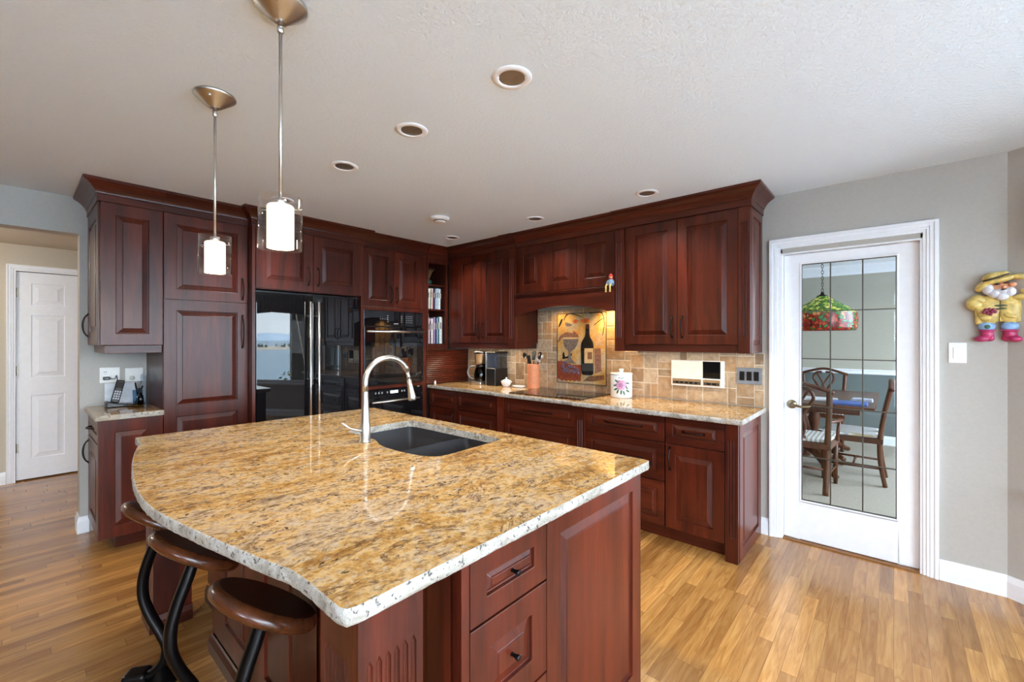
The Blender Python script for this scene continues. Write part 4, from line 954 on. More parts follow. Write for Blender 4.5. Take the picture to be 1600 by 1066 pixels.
# intercom, switches
TW = FY(3.5475)
c = thing('intercom', (-1.16, 3.54, 1.13), 'white wall intercom radio with dark display on the tile backsplash', 'intercom')
m = MB(); m.box(-1.362, -.962, .0003, .030, 1.030, 1.235, TW); obj('housing', m, PLASTIC, c, bevel=.004)
m = MB(); m.box(-1.352, -1.123, .0302, .034, 1.098, 1.228, TW); obj('speaker_grille', m, plain('cream_plastic', (230, 224, 212), .5), c, bevel=.002)
m = MB(); m.box(-1.113, -.985, .0302, .0345, 1.098, 1.228, TW); obj('display', m, COOKG, c, bevel=.001)
BR = plain('champagne_trim', (190, 160, 120), .35, .6)
for a, b in ((-1.350, -1.126), (-1.112, -.988)):
    m = MB(); m.box(a, b, .0302, .0325, 1.042, 1.088, TW); q = obj('trim_strip', m, BR, c)
    m = MB(); m.box(a + .008, b - .008, .0327, .0345, 1.048, 1.066, TW); obj('button_row', m, DARKPL, q)
    m = MB(); n = 6 if a < -1.2 else 3
    for k in range(n): u = a + .02 + (b - a - .04) * k / max(1, n - 1); m.box(u - .005, u + .005, .0346, .0355, 1.053, 1.061, TW)
    obj('button', m, GREYPL, q)
c = thing('switch_plate', (-.795, 3.54, 1.13), 'grey triple switch plate with black rockers at the right end of the backsplash', 'switch')
m = MB(); m.box(-.880, -.712, .0003, .007, 1.070, 1.192, TW); obj('plate', m, plain('slate_grey_plate', (128, 134, 142), .35), c, bevel=.003)
for k in range(3):
    u = -.842 + k * .047; m = MB(); m.box(u - .017, u + .017, .0072, .012, 1.098, 1.164, TW); obj('rocker', m, DARKPL, c, bevel=.002)
c = thing('light_switch', (.274, YW, 1.322), 'white double rocker light switch right of the glass door', 'switch')
TX = FY(YW); m = MB(); m.box(.238, .311, .0003, .006, 1.264, 1.381, TX); obj('plate', m, PLASTIC, c, bevel=.002)
m = MB(); m.box(.257, .292, .0062, .010, 1.290, 1.355, TX); obj('rocker', m, PLASTIC, c, bevel=.003)
T4 = FX(XW)
c = thing('outlet_plate', (XW, .47, 1.13), 'white double outlet plate above the phone with a plug in it', 'outlet')
m = MB(); m.box(.415, .527, .0003, .006, 1.075, 1.190, T4); obj('plate', m, PLASTIC, c, bevel=.002)
m = MB(); m.box(.428, .462, .0062, .009, 1.094, 1.170, T4); m.box(.480, .514, .0062, .009, 1.094, 1.170, T4); obj('socket', m, PLASTIC, c, bevel=.002)
m = MB()
for u, z in ((.440, 1.156), (.450, 1.156)): m.box(u - .0015, u + .0015, .0091, .0095, z - .006, z + .006, T4)
m.box(.4435, .4465, .0091, .0095, 1.138, 1.143, T4); obj('slot', m, DARKPL, c)
c = thing('plug_adapter', (XW + .03, .45, 1.11), 'black phone charger plugged into the wall outlet', 'plug')
m = MB(); m.box(.432, .470, .0095, .045, 1.098, 1.122, T4); obj('body', m, DARKPL, c, bevel=.005)
m = MB(); m.tube(spline([(.468, .035, 1.11), (.495, .04, 1.105), (.505, .04, 1.13), (.508, .045, 1.08), (.50, .05, .99), (.485, .06, .945)], 6), .003, 6, T=T4); obj('cable', m, DARKPL, c)
c = thing('timer_plate', (XW, .61, 1.125), 'white wall control plate with a round dial right of the outlet', 'wall control')
m = MB(); m.box(.557, .664, .0003, .006, 1.075, 1.180, T4); obj('plate', m, PLASTIC, c, bevel=.002)
m = MB(); m.lathe([(.016, 0), (.016, .006), (.012, .009), (0, .009)], T=lambda a, b_, z: T4(.598 + a, .0062 + z, 1.103 + b_), seg=24); obj('dial', m, plain('dial_ring', (200, 198, 192), .4), c)
m = MB()
for u, z in ((.585, 1.145), (.63, 1.15), (.63, 1.125)): m.box(u, u + .02, .0062, .008, z, z + .015, T4)
obj('button', m, PLASTIC, c)

# left counter: phone, papers, glass, pens, acrylic stand, dish
LC = .9122
c = thing('cordless_phone', (-4.25, .50, LC), 'black cordless phone standing in its base on the small counter', 'phone')
m = MB(); P = [(.43, .0004), (.58, .0004), (.58, .012), (.50, .022), (.44, .040), (.43, .040)]
m.prism(P, -.055, .055, T=lambda u, n, z: (-4.25 + n, u, LC + z)); b = obj('base', m, DARKPL, c, bevel=.006)
m = MB()
for i in range(3):
    for j in range(2): m.box(.525 + i * .016, .535 + i * .016, -.03 + j * .022, -.018 + j * .022, LC + .018, LC + .0215, T=lambda u, n, z: (-4.25 + n + .01, u, z - (u - .5) * .12 + .003))
obj('button', m, GREYPL, b)
Rh = Matrix.Rotation(radians(-12), 3, 'Y') @ Matrix.Rotation(radians(-14), 3, 'X')
def H(a, b_, z): v = Rh @ Vector((b_, a, z)); return (-4.245 + v.x, .478 + v.y, LC + .030 + v.z)
m = MB(); m.box(-.024, .024, -.013, .013, 0, .165, H); h = obj('handset', m, DARKPL, c, bevel=.008, seg=3)
m = MB(); m.box(-.017, .017, .0132, .0140, .105, .148, H); obj('screen', m, COOKG, h)
m = MB()
for i in range(3):
    for j in range(4): m.box(-.018 + i * .0135, -.009 + i * .0135, .0132, .0148, .022 + j * .017, .033 + j * .017, H)
obj('key', m, plain('light_keys', (176, 180, 186), .4), h)
c = tag(obj('paper_sheet', MB().box(.44, .625, .008, .012, .0003, .16, lambda u, n, z: (XW + n + .02 - z * .06, u, LC + z)), plain('white_paper', (226, 230, 236), .7), at=(-4.40, .53, LC)), 'stack of white papers leaning on the wall behind the phone', 'paper')
c = thing('drinking_glass', (-4.26, .608, LC), 'clear bluish glass holding pens beside the phone', 'glass')
m = MB(); m.lathe([(0, .0004), (.026, .0004), (.030, .11), (.0285, .11), (.0245, .005), (0, .005)], (-4.26, .608, LC), 28); obj('tumbler', m, CLEARB, c, recalc=False)
for i, (dx, dy, h, mt, lb) in enumerate(((.006, .02, .175, DARKPL, 'black pen leaning right in the glass by the phone'), (-.006, -.012, .165, BRONZE, 'dark brown capped pen standing upright in the glass by the phone'), (.012, .028, .14, GREYPL, 'short grey pencil leaning in the glass by the phone'))):
    c = thing('pen', (-4.26, .608, LC + .008), lb, 'pen', 'pens in the glass')
    a = Vector((-4.26 - dx * .5, .608 - dy * .5, LC + .009)); b_ = Vector((-4.26 + dx, .608 + dy, LC + h)); m = MB(); m.tube([a, a + (b_ - a) * .7], .004, 10); obj('barrel', m, mt, c)
    m = MB(); m.tube([a + (b_ - a) * .7, b_], [.0052, .0050], 10); obj('cap', m, BLACK if i else GREYPL, c)
c = thing('soap_pump', (-4.165, .612, LC), 'small dark pump bottle standing in front of the glass of pens', 'bottle')
m = MB(); m.lathe([(0, .0004), (.018, .0004), (.019, .05), (.015, .075), (.008, .085), (.008, .095), (0, .095)], (-4.165, .612, LC), 20); obj('bottle', m, SMOKE, c)
m = MB(); m.tube([(-4.165, .612, LC + .095), (-4.165, .612, LC + .125)], .004, 8); m.tube([(-4.165, .612, LC + .125), (-4.165, .587, LC + .121)], .005, 8); obj('pump', m, DARKPL, c)
arc = [(-4.37 + .20 * i / 16, .640 + .018 * sin(pi * i / 16)) for i in range(17)]
m = MB(); vs = []
for x, y in arc: vs += [(x, y, LC + .0006), (x, y, LC + .235 * (1 - ((x + 4.27) / .16) ** 2 * .25)), (x, y + .004, LC + .0006), (x, y + .004, LC + .235 * (1 - ((x + 4.27) / .16) ** 2 * .25))]
fs = []
for i in range(16): a = 4 * i; fs += [(a, a + 4, a + 5, a + 1), (a + 2, a + 3, a + 7, a + 6), (a + 1, a + 5, a + 7, a + 3), (a, a + 2, a + 6, a + 4)]
fs += [(0, 1, 3, 2), (64, 66, 67, 65)]; m.add(vs, fs, 0, False)
tag(obj('acrylic_holder', m, thinglass('clear_acrylic', (.86, .91, .96), 1.9), at=(-4.27, .645, LC)), 'curved clear acrylic holder standing against the pantry side', 'holder')
c = thing('brass_dish', (-4.13, .585, LC), 'small brass dish at the front of the small counter', 'dish')
m = MB(); m.lathe([(0, .0004), (.028, .0004), (.05, .012), (.052, .014), (.047, .013), (.026, .003), (0, .003)], (-4.13, .585, LC), 28); obj('dish', m, plain('aged_brass', (150, 108, 52), .3, 1.0), c)
c = thing('salt_shaker', (-3.70, 2.99, CT), 'tiny white jar at the left end of the long counter', 'jar')
m = MB(); m.lathe([(0, .0004), (.012, .0004), (.012, .028), (.008, .034), (.008, .044), (0, .046)], (-3.715, 2.985, CT), 16); obj('jar', m, CERAM, c)

# ================================================================== ART PANEL ON TILE
TA = FY(3.5515)
def am(cx, cz):                          # artwork plane: local grid of the panel
    return (-2.512 + (cx - 215) / 555 * .547, 1.652 - (cz - 130 - (cx - 215) * .03) / 800 * .676)
def ap(pts): return [am(*p) for p in pts]
c = thing('tile_mural', (-2.238, 3.552, .976), 'stone mosaic wall panel of a wine bottle, goblet and grapes behind the cooktop', 'wall panel')
x = N('mural_stone'); v = x.coord((1, 1, 1)); n = x.noise(v, 7, 4, .6, .5); n2 = x.noise(v, 55, 4, .6)
vv = x.n('ShaderNodeTexVoronoi', Scale=26.0, _feature='DISTANCE_TO_EDGE'); x.l(v, vv.inputs['Vector'])
col = x.ramp(n, [(.34, srgb(196, 186, 168)), (.47, srgb(206, 186, 142)), (.56, srgb(214, 170, 92)), (.70, srgb(196, 158, 100))])
col = x.mix(x.ramp(n2, [(.4, (.35, .35, .35)), (.6, (0, 0, 0))]), col, srgb(150, 120, 86)); col = x.mix(x.ramp(vv.outputs[0], [(0, (.45, .45, .45)), (.06, (0, 0, 0))]), col, srgb(150, 126, 96))
x.set(Base__Color=col, Roughness=.55); MUR = x.m
m = MB(); m.box(-2.512, -1.965, -.0012, .004, .975, 1.652, TA); obj('panel', m, MUR, c)
m = MB()
for a in ((-2.512, -2.506, .975, 1.652), (-1.971, -1.965, .975, 1.652), (-2.506, -1.971, .975, .981), (-2.506, -1.971, 1.646, 1.652)): m.box(a[0], a[1], .0041, .007, a[2], a[3], TA)
obj('border', m, plain('border_line', (60, 48, 40), .5), c)
def inlay(name, poly, mat, n=.007, T=TA, soft=False):
    if soft: poly = spline(list(poly) + [poly[0]], 4)[:-1]
    m = MB(); m.prism(ap(poly), .0041, n, T); return obj(name, m, mat, c, bevel=.001)
DG = plain('dark_bottle_stone', (34, 34, 34), .25, nscale=60, var=.2); CREAM = plain('cream_stone', (212, 186, 140), .5); RUST = plain('rust_stone', (142, 66, 42), .5, nscale=80, var=.25); MAU = plain('mauve_stone', (142, 104, 88), .5, nscale=70, var=.2); GRY = plain('grey_stone', (122, 112, 108), .5, nscale=70, var=.25); ORG = plain('orange_stone', (206, 108, 52), .5, nscale=70, var=.2); BRN = plain('brown_stone', (128, 92, 68), .55, nscale=60, var=.25); LIL = plain('grape_stone', (104, 84, 104), .35, nscale=60, var=.25)
bot = [(552, 300), (590, 300)] + spline([(591, 372), (598, 412), (624, 462), (635, 510), (636, 560)], 5) + spline([(634, 800), (630, 826), (610, 838)], 3) + spline([(528, 834), (512, 822), (508, 796)], 3) + spline([(500, 560), (501, 505), (512, 460), (542, 410), (551, 372)], 5)
bot = [(a_, b_) for a_, b_ in bot]
inlay('bottle', bot, DG, .014); inlay('bottle_cap', [(556, 270), (588, 270), (590, 318), (552, 318)], plain('wine_foil', (70, 40, 36), .4), .015)
inlay('bottle_label', [(540, 540), (634, 540), (634, 705), (540, 705)], CREAM, .016); inlay('label_print', [(575, 580), (625, 580), (625, 660), (575, 660)], BRN, .0165)
inlay('label_band', [(512, 712), (633, 712), (633, 790), (512, 790)], plain('bottle_base_stone', (60, 64, 66), .35), .0150)
inlay('shadow_column', [(645, 540), (710, 540), (715, 640), (718, 790), (650, 815)], MAU, .006)
inlay('goblet', [(292, 415), (455, 420), (450, 500), (415, 550), (385, 575), (385, 640), (420, 690), (445, 712), (290, 690), (345, 660), (350, 570), (315, 530), (297, 480)], GRY, .009, soft=True)
inlay('goblet_rim', [(292, 408), (456, 414), (456, 432), (292, 428)], CREAM, .0105)
inlay('fruit_mound', [(232, 430), (262, 385), (330, 348), (400, 362), (415, 345), (462, 385), (460, 414), (292, 408), (250, 440)], MAU, .0085, soft=True)
inlay('cloth', [(220, 680), (300, 690), (400, 725), (505, 722), (495, 880)] + [(495 - k * 24, 905 + (8 if k % 2 else -6)) for k in range(11)] + [(220, 880)], RUST, .006)
inlay('ledge_stone', [(520, 905), (580, 850), (680, 838), (745, 830), (750, 880), (640, 905)], BRN, .006)
m = MB(); rnd = random.Random(5)
for k in range(95):
    t = rnd.random(); gx = 268 + 205 * t; gz = 738 + 62 * t + rnd.uniform(-1, 1) * (62 - 34 * t); u, z = am(gx, gz); m.ball((u, .0065 + .002 * rnd.random(), z), (.0095, .005, .0095), seg=10, rings=6, T=TA)
obj('grapes', m, LIL, c)
for nm, pl, mt in (('petal', [(400, 228), (430, 208), (465, 222), (455, 245), (420, 250)], ORG), ('petal', [(492, 225), (530, 205), (585, 212), (580, 250), (520, 252)], ORG), ('petal', [(405, 350), (425, 340), (465, 380), (460, 412), (420, 405)], ORG), ('leaf', [(232, 280), (262, 205), (282, 195), (268, 245), (240, 285)], DG), ('leaf', [(310, 230), (345, 240), (395, 268), (350, 285), (318, 270)], GRY), ('leaf', [(282, 660), (285, 590), (300, 582), (320, 635), (390, 590), (372, 640)], DG)): inlay(nm, pl, mt, .008, soft=True)
m = MB()
for pl in ([(300, 195), (345, 145), (420, 150), (500, 185)], [(300, 210), (310, 175), (335, 140)], [(590, 155), (650, 145), (720, 155), (742, 210), (748, 300), (730, 400)], [(640, 285), (690, 245), (735, 215)], [(215, 460), (250, 440)]):
    m.tube(spline([(am(*p)[0], .0055, am(*p)[1]) for p in pl], 5), .0032, 6, T=TA)
obj('vine', m, DG, c)

# ================================================================== BOOKS AND PLANT IN THE CORNER SHELF
cols_ = {'yellow': (206, 190, 60), 'white': (226, 226, 224), 'cream': (220, 206, 184), 'light grey': (182, 186, 190), 'red': (150, 44, 40), 'navy': (38, 50, 84), 'black': (30, 30, 34), 'pale blue': (176, 200, 216), 'pink': (206, 168, 178), 'violet': (146, 126, 166), 'green': (60, 96, 80), 'teal': (50, 106, 112)}
bmats = {k: plain('book_cover_' + k.replace(' ', '_'), v, .4) for k, v in cols_.items()}; PAGES = plain('book_pages', (226, 220, 204), .8)
def shelf(seq, zb, where):
    y = 2.9475
    num = ['first', 'second', 'third', 'fourth', 'fifth', 'sixth', 'seventh', 'eighth', 'ninth', 'tenth', 'eleventh', 'twelfth']
    for i, (colr, wdt, h, lean) in enumerate(seq):
        dpt = .20 + .01 * ((i * 7) % 4); X1 = -3.815 - .004 * ((i * 5) % 3)
        m = MB(); sh = lambda x_, y_, z_, l=lean, y0=y: (x_, y_ + l * (z_ - zb), z_)
        m.box(X1 - dpt, X1, y, y + .0022, zb + .0004, zb + h, sh); m.box(X1 - dpt, X1, y + wdt - .0022, y + wdt, zb + .0004, zb + h, sh); m.box(X1 - .003, X1, y + .0022, y + wdt - .0022, zb + .0004, zb + h, sh)
        o = thing('book', (X1 - dpt / 2, y + wdt / 2, zb), '%s spined cookbook, %s from the left on the %s' % (colr, num[i], where), 'book', 'cookbooks on the ' + where)
        obj('cover', m, bmats[colr], o, weld=False)
        m = MB(); m.box(X1 - dpt + .003, X1 - .004, y + .0024, y + wdt - .0024, zb + .004, zb + h - .004, sh); obj('pages', m, PAGES, o)
        m = MB(); m.box(X1 - .0002, X1 + .0006, y + wdt * .3, y + wdt * .7, zb + h * .55, zb + h * .8, sh); obj('spine_title', m, bmats['black' if colr in ('white', 'cream', 'pink', 'pale blue', 'yellow', 'light grey') else 'cream'], o)
        y += wdt + .0009 + (max(0, lean - seq[i + 1][3]) * h if i + 1 < len(seq) else 0)
shelf([('yellow', .014, .232, .05), ('white', .022, .222, .05), ('cream', .012, .226, .04), ('green', .010, .220, .04), ('white', .020, .228, .03), ('red', .010, .224, .03), ('navy', .018, .230, .02), ('light grey', .022, .225, .02), ('pale blue', .026, .234, .01), ('white', .020, .230, .01), ('black', .018, .226, .0)], 1.7332, 'upper book shelf')
shelf([('white', .028, .320, .0), ('pink', .024, .278, .0), ('black', .010, .250, .0), ('white', .022, .275, .0), ('red', .012, .262, .0), ('violet', .022, .290, .0), ('navy', .020, .284, .0), ('pale blue', .016, .286, .0), ('teal', .018, .298, .0), ('white', .026, .300, .0), ('light grey', .018, .292, .0)], 1.3522, 'lower book shelf')
c = thing('potted_plant', (-3.90, 3.02, 2.0032), 'dry grassy arrangement in a small green bowl on the top corner shelf', 'plant')
m = MB(); m.lathe([(0, .0004), (.042, .0004), (.056, .022), (.056, .048), (.048, .056), (0, .056)], (-3.90, 3.02, 2.003), 28); obj('bowl', m, plain('green_glaze', (46, 84, 74), .2), c)
m = MB(); rnd = random.Random(2)
for k in range(34):
    a = rnd.uniform(0, 2 * pi); l = rnd.uniform(.05, .13); r_ = rnd.uniform(.02, .095); p0 = Vector((-3.90 + .02 * cos(a), 3.02 + .02 * sin(a), 2.055)); p2 = Vector((-3.90 + min(r_, .09) * cos(a) , 3.035 + r_ * .95 * sin(a), 2.065 + l)); p1 = (p0 + p2) / 2 + Vector((0, 0, .03))
    m.tube(spline([p0, p1, p2], 4), [.0035, .004, .004, .0035, .003, .0025, .002, .0015, .0008][:9], 5, flat=(1, .35))
obj('dry_leaves', m, plain('dry_leaf', (134, 96, 62), .6, var=.25), c)

# ================================================================== FIGURES
RED = plain('painted_red', (190, 48, 36), .45); BLU = plain('painted_blue', (120, 150, 180), .5); YEL = plain('painted_yellow', (214, 184, 104), .4, var=.16, nscale=40); SKIN = plain('painted_skin', (216, 150, 110), .5)
fx, fy, fz = -1.722, 3.180, 1.8328
c = thing('shelf_sitter_doll', (fx, fy, fz), 'tiny doll with red hat, blue clothes and yellow legs sitting on the hood ledge', 'figurine')
T_ = lambda a, b, z: (fx + a * .86, fy + b * .86, fz + z * .86)
m = MB(); m.lathe([(0, .0004), (.026, .0004), (.032, .018), (.026, .045), (.016, .062), (0, .066)], seg=20, T=T_); obj('body', m, BLU, c)
m = MB(); m.ball((0, -.002, .082), (.019, .018, .020), T=T_); obj('head', m, SKIN, c)
m = MB(); m.lathe([(0, .118), (.008, .114), (.017, .100), (.022, .090), (.020, .086), (0, .086)], seg=18, T=T_); obj('hat', m, RED, c)
m = MB(); m.lathe([(.012, .060), (.020, .064), (.018, .071), (.010, .070)], seg=18, T=T_); obj('scarf', m, RED, c)
for s in (-1, 1):
    m = MB(); m.tube([T_(s * .014, -.018, .010), T_(s * .020, -.050, .006), T_(s * .021, -.056, -.012), T_(s * .021, -.056, -.055)], .0068, 10); m.ball((s * .021 + .002, -.061, -.058), (.009, .013, .006), T=T_); obj('leg', m, YEL, c)
    m = MB(); m.tube([T_(s * .020, -.006, .054), T_(s * .034, -.012, .035), T_(s * .030, -.026, .014)], .0062, 8); obj('arm', m, BLU, c)

# wall ornament: old fisherman in a yellow raincoat (relief on the wall)
def om(px, pz): return (.300 + (px - 75) / 636 * .262, 1.767 - (pz - 100) / 780 * .382)     # panel grid of the ornament
TG = FY(YW)
def blob(mb, cx, cz, rx, rz, n, dn, rot=0, seg=20, rings=12):
    u, z = om(cx, cz); rx = rx / 636 * .262; rz = rz / 780 * .382
    mb.ball((0, 0, 0), (rx, dn, rz), seg=seg, rings=rings, T=lambda a, b, q: TG(u + a * cos(rot) - q * sin(rot), n + b, z + a * sin(rot) + q * cos(rot)))
def slabp(mb, pts, n0, n1): mb.prism([om(*p) for p in pts], n0, n1, TG)
c = thing('wall_ornament', (.43, YW, 1.39), 'painted wall ornament of a bearded fisherman in yellow raincoat and red boots', 'wall ornament')
WB = plain('painted_white_beard', (206, 202, 206), .5, var=.12, nscale=60); MAG = plain('painted_magenta', (176, 44, 92), .35, var=.15, nscale=40); JEAN = plain('painted_denim', (140, 172, 212), .45, var=.15, nscale=40); DKL = plain('painted_dark_line', (52, 40, 34), .5)
m = MB(); slabp(m, [(180, 430), (250, 375), (400, 365), (560, 380), (605, 430), (600, 560), (600, 665), (400, 655), (180, 685), (170, 560)], .0006, .030); obj('coat', m, YEL, c, bevel=.010, seg=3)
m = MB(); blob(m, 300, 520, 120, 165, .024, .020); blob(m, 490, 520, 110, 160, .024, .020); obj('coat_front', m, YEL, c)
m = MB(); blob(m, 170, 450, 80, 78, .026, .022, .5); blob(m, 235, 520, 78, 42, .036, .018, -.5); blob(m, 210, 400, 80, 52, .026, .02, -.5); obj('sleeve', m, YEL, c)
m = MB(); blob(m, 610, 385, 110, 36, .028, .02, .12); blob(m, 650, 345, 85, 32, .040, .018, -.55); obj('sleeve', m, YEL, c)
m = MB(); blob(m, 400, 290, 130, 95, .030, .028); obj('head', m, SKIN, c)
m = MB()
for a, b, r1, r2 in ((290, 290, 58, 62), (350, 340, 70, 52), (415, 365, 66, 55), (480, 325, 62, 52), (420, 320, 90, 40)): blob(m, a, b, r1, r2, .044, .022)
obj('beard', m, WB, c)
m = MB(); blob(m, 505, 250, 36, 24, .056, .012); blob(m, 425, 275, 20, 20, .064, .012); obj('hand', m, SKIN, c)
m = MB(); blob(m, 370, 240, 30, 10, .060, .006, .2); blob(m, 450, 228, 28, 10, .060, .006, .3); blob(m, 425, 302, 30, 8, .066, .005, .2); obj('brow', m, DKL, c)
m = MB(); blob(m, 330, 155, 100, 50, .036, .034, .3); blob(m, 400, 130, 90, 34, .036, .03, .1); obj('hat_crown', m, YEL, c)
m = MB(); blob(m, 250, 250, 95, 48, .034, .030, .75); blob(m, 380, 195, 190, 34, .038, .036, .28); blob(m, 560, 165, 90, 32, .036, .030, -.05); hb = obj('hat_brim', m, YEL, c)
m = MB(); m.tube(spline([TG(om(238, 200)[0], .066, om(238, 200)[1]), TG(om(330, 178)[0], .074, om(330, 178)[1]), TG(om(470, 132)[0], .070, om(470, 132)[1])], 6), .0042, 8); obj('hat_band', m, DKL, c)
m = MB(); m.tube([TG(om(398, 410)[0], .045, om(398, 410)[1]), TG(om(396, 520)[0], .047, om(396, 520)[1]), TG(om(392, 655)[0], .036, om(392, 655)[1])], .0018, 6); blob(m, 405, 475, 60, 10, .046, .006); blob(m, 405, 512, 55, 9, .046, .006, .1); obj('toggle', m, plain('toggle_green', (70, 78, 60), .4), c)
m = MB(); blob(m, 270, 610, 52, 26, .044, .008); obj('pocket', m, YEL, c)
m = MB(); blob(m, 490, 590, 62, 24, .042, .008, -.35); obj('pocket', m, YEL, c)
m = MB()
for a, b in ((250, 545), (285, 555), (320, 540), (300, 515), (335, 520), (265, 520), (350, 545), (310, 570)): blob(m, a, b, 20, 18, .058, .008)
obj('flower', m, plain('painted_berry', (136, 36, 70), .4), c)
for a, tx in ((285, 0), (490, 1)):
    m = MB(); blob(m, a, 705, 82, 56, .022, .021); obj('trouser_leg', m, JEAN, c)
    m = MB()
    slabp(m, [(a - 62, 752), (a + 66, 750), (a + 72, 800), (a + 74, 850), (a + 58, 872), (a - 60, 872), (a - 70, 840), (a - 60, 800)], .0006, .030); obj('boot', m, MAG, c, bevel=.014, seg=4)
    m = MB(); blob(m, a - 52 if not tx else a + 40, 842, 72, 36, .028, .026, .12 if not tx else -.12); blob(m, a, 790, 66, 60, .024, .016); blob(m, a, 752, 86, 15, .030, .012); obj('boot_toe', m, MAG, c)
m = MB(); blob(m, 285, 708, 30, 22, .043, .004); obj('knee_patch', m, plain('patch_green', (48, 96, 74), .5), c)

# ================================================================== DINING ROOM BEHIND THE GLASS DOOR
DWU = plain('dining_upper_wall', (178, 172, 156), .75, var=.01); DWL = plain('dining_lower_wall', (104, 112, 108), .7, var=.01)
CARP = plain('pale_carpet', (168, 156, 136), .95, var=.06, nscale=60, bump=.2)
m = MB(); m.add([(-3.0, 3.661, 0), (2.0, 3.661, 0), (2.0, 7.7, 0), (-3.0, 7.7, 0)], [(0, 1, 2, 3)]); struct('floor_dining', m, CARP, 'pale carpet of the dining room behind the glass door', 'floor')
m = MB(); m.box(-3.0, 2.0, 3.681, 7.7, ZC, ZC + .02); struct('ceiling_dining', m, WHITE, 'white dining room ceiling', 'ceiling')
m = MB(); m.box(-3.0, 2.0, 7.6, 7.7, .95, ZC); m.box(-3.1, -3.0, 3.681, 7.7, .95, ZC); struct('wall_dining_back', m, DWU, 'pale grey blue upper dining room wall', 'wall')
m = MB(); m.box(-3.0, 2.0, 7.6, 7.7, 0, .95); m.box(-3.1, -3.0, 3.681, 7.7, 0, .95); struct('wall_dining_lower', m, DWL, 'dark teal lower dining room wall below the chair rail', 'wall')
m = MB()
for a in ((1.6, 1.7, 3.681, 4.6, 0, ZC), (1.6, 1.7, 7.0, 7.7, 0, ZC), (1.6, 1.7, 4.6, 7.0, 0, .5), (1.6, 1.7, 4.6, 7.0, 2.15, ZC)): m.box(*a)
struct('wall_dining_right', m, DWU, 'dining room window wall', 'wall')
m = MB()
for a in ((1.63, 1.67, 4.6, 7.0, .5, .56), (1.63, 1.67, 4.6, 7.0, 2.09, 2.15), (1.63, 1.67, 4.6, 4.66, .56, 2.09), (1.63, 1.67, 5.77, 5.83, .56, 2.09), (1.63, 1.67, 6.94, 7.0, .56, 2.09)): m.box(*a)
struct('window_4', m, WHITE, 'white dining room window', 'window')
portal((1.68, 4.6), (1.68, 7.0), .5, 2.15, (-1, 0))
m = MB(); m.sweep([(-3.0, 3.7), (-3.0, 7.6), (1.6, 7.6)][::1], [(0, .925), (.012, .925), (.020, .94), (.020, .965), (.032, .975), (.032, .99), (0, .99)]); struct('trim_7', m, WHITE, 'white dining room chair rail', 'trim')
m = MB(); m.sweep([(-3.0, 3.7), (-3.0, 7.6), (1.6, 7.6)], [(0, 2.29), (.012, 2.29), (.018, 2.32), (.06, 2.37), (.085, 2.40), (.09, 2.419), (0, 2.419)]); struct('trim_8', m, WHITE, 'white dining room crown moulding', 'trim')
m = MB(); m.sweep([(-3.0, 3.7), (-3.0, 7.6), (1.6, 7.6)], BB); struct('baseboard_dining', m, WHITE, 'white dining room baseboard', 'baseboard')
# table
tx, ty = -.75, 6.0
c = thing('dining_table', (tx, ty, 0), 'dark wooden pedestal dining table in the room behind the glass door', 'table')
m = MB(); m.box(tx - .62, tx + .62, ty - .70, ty + .95, .722, .75); obj('tabletop', m, CHAIRW, c, bevel=.006)
m = MB(); m.box(tx - .5, tx + .5, ty - .58, ty + .82, .655, .7215); obj('apron', m, CHAIRW, c)
for k, yy in enumerate((ty - .30, ty + .55)):
    m = MB(); m.lathe([(0, .14), (.07, .14), (.075, .18), (.04, .24), (.06, .36), (.07, .44), (.045, .55), (.08, .654), (0, .6545)], (tx, yy, 0), 24); obj('pedestal', m, CHAIRW, c)
    for a in (pi * .25, pi * .75, pi * 1.25, pi * 1.75):
        m = MB(); m.tube(spline([(tx + .05 * cos(a), yy + .05 * sin(a), .24), (tx + .20 * cos(a), yy + .20 * sin(a), .20), (tx + .36 * cos(a), yy + .36 * sin(a), .07), (tx + .46 * cos(a), yy + .46 * sin(a), .03)], 4), [.04] * 6 + [.034] * 4 + [.026] * 3, 8); obj('pedestal_foot', m, CHAIRW, c)
STR = N('striped_cushion'); v = STR.coord(); wv = STR.n('ShaderNodeTexWave', Scale=9.0, _bands_direction='X'); STR.l(v, wv.inputs['Vector'])
STR.set(Base__Color=STR.ramp(wv.outputs[0], [(.3, srgb(226, 226, 222)), (.45, srgb(120, 138, 176)), (.6, srgb(222, 218, 206)), (.85, srgb(176, 160, 130))]), Roughness=.85)
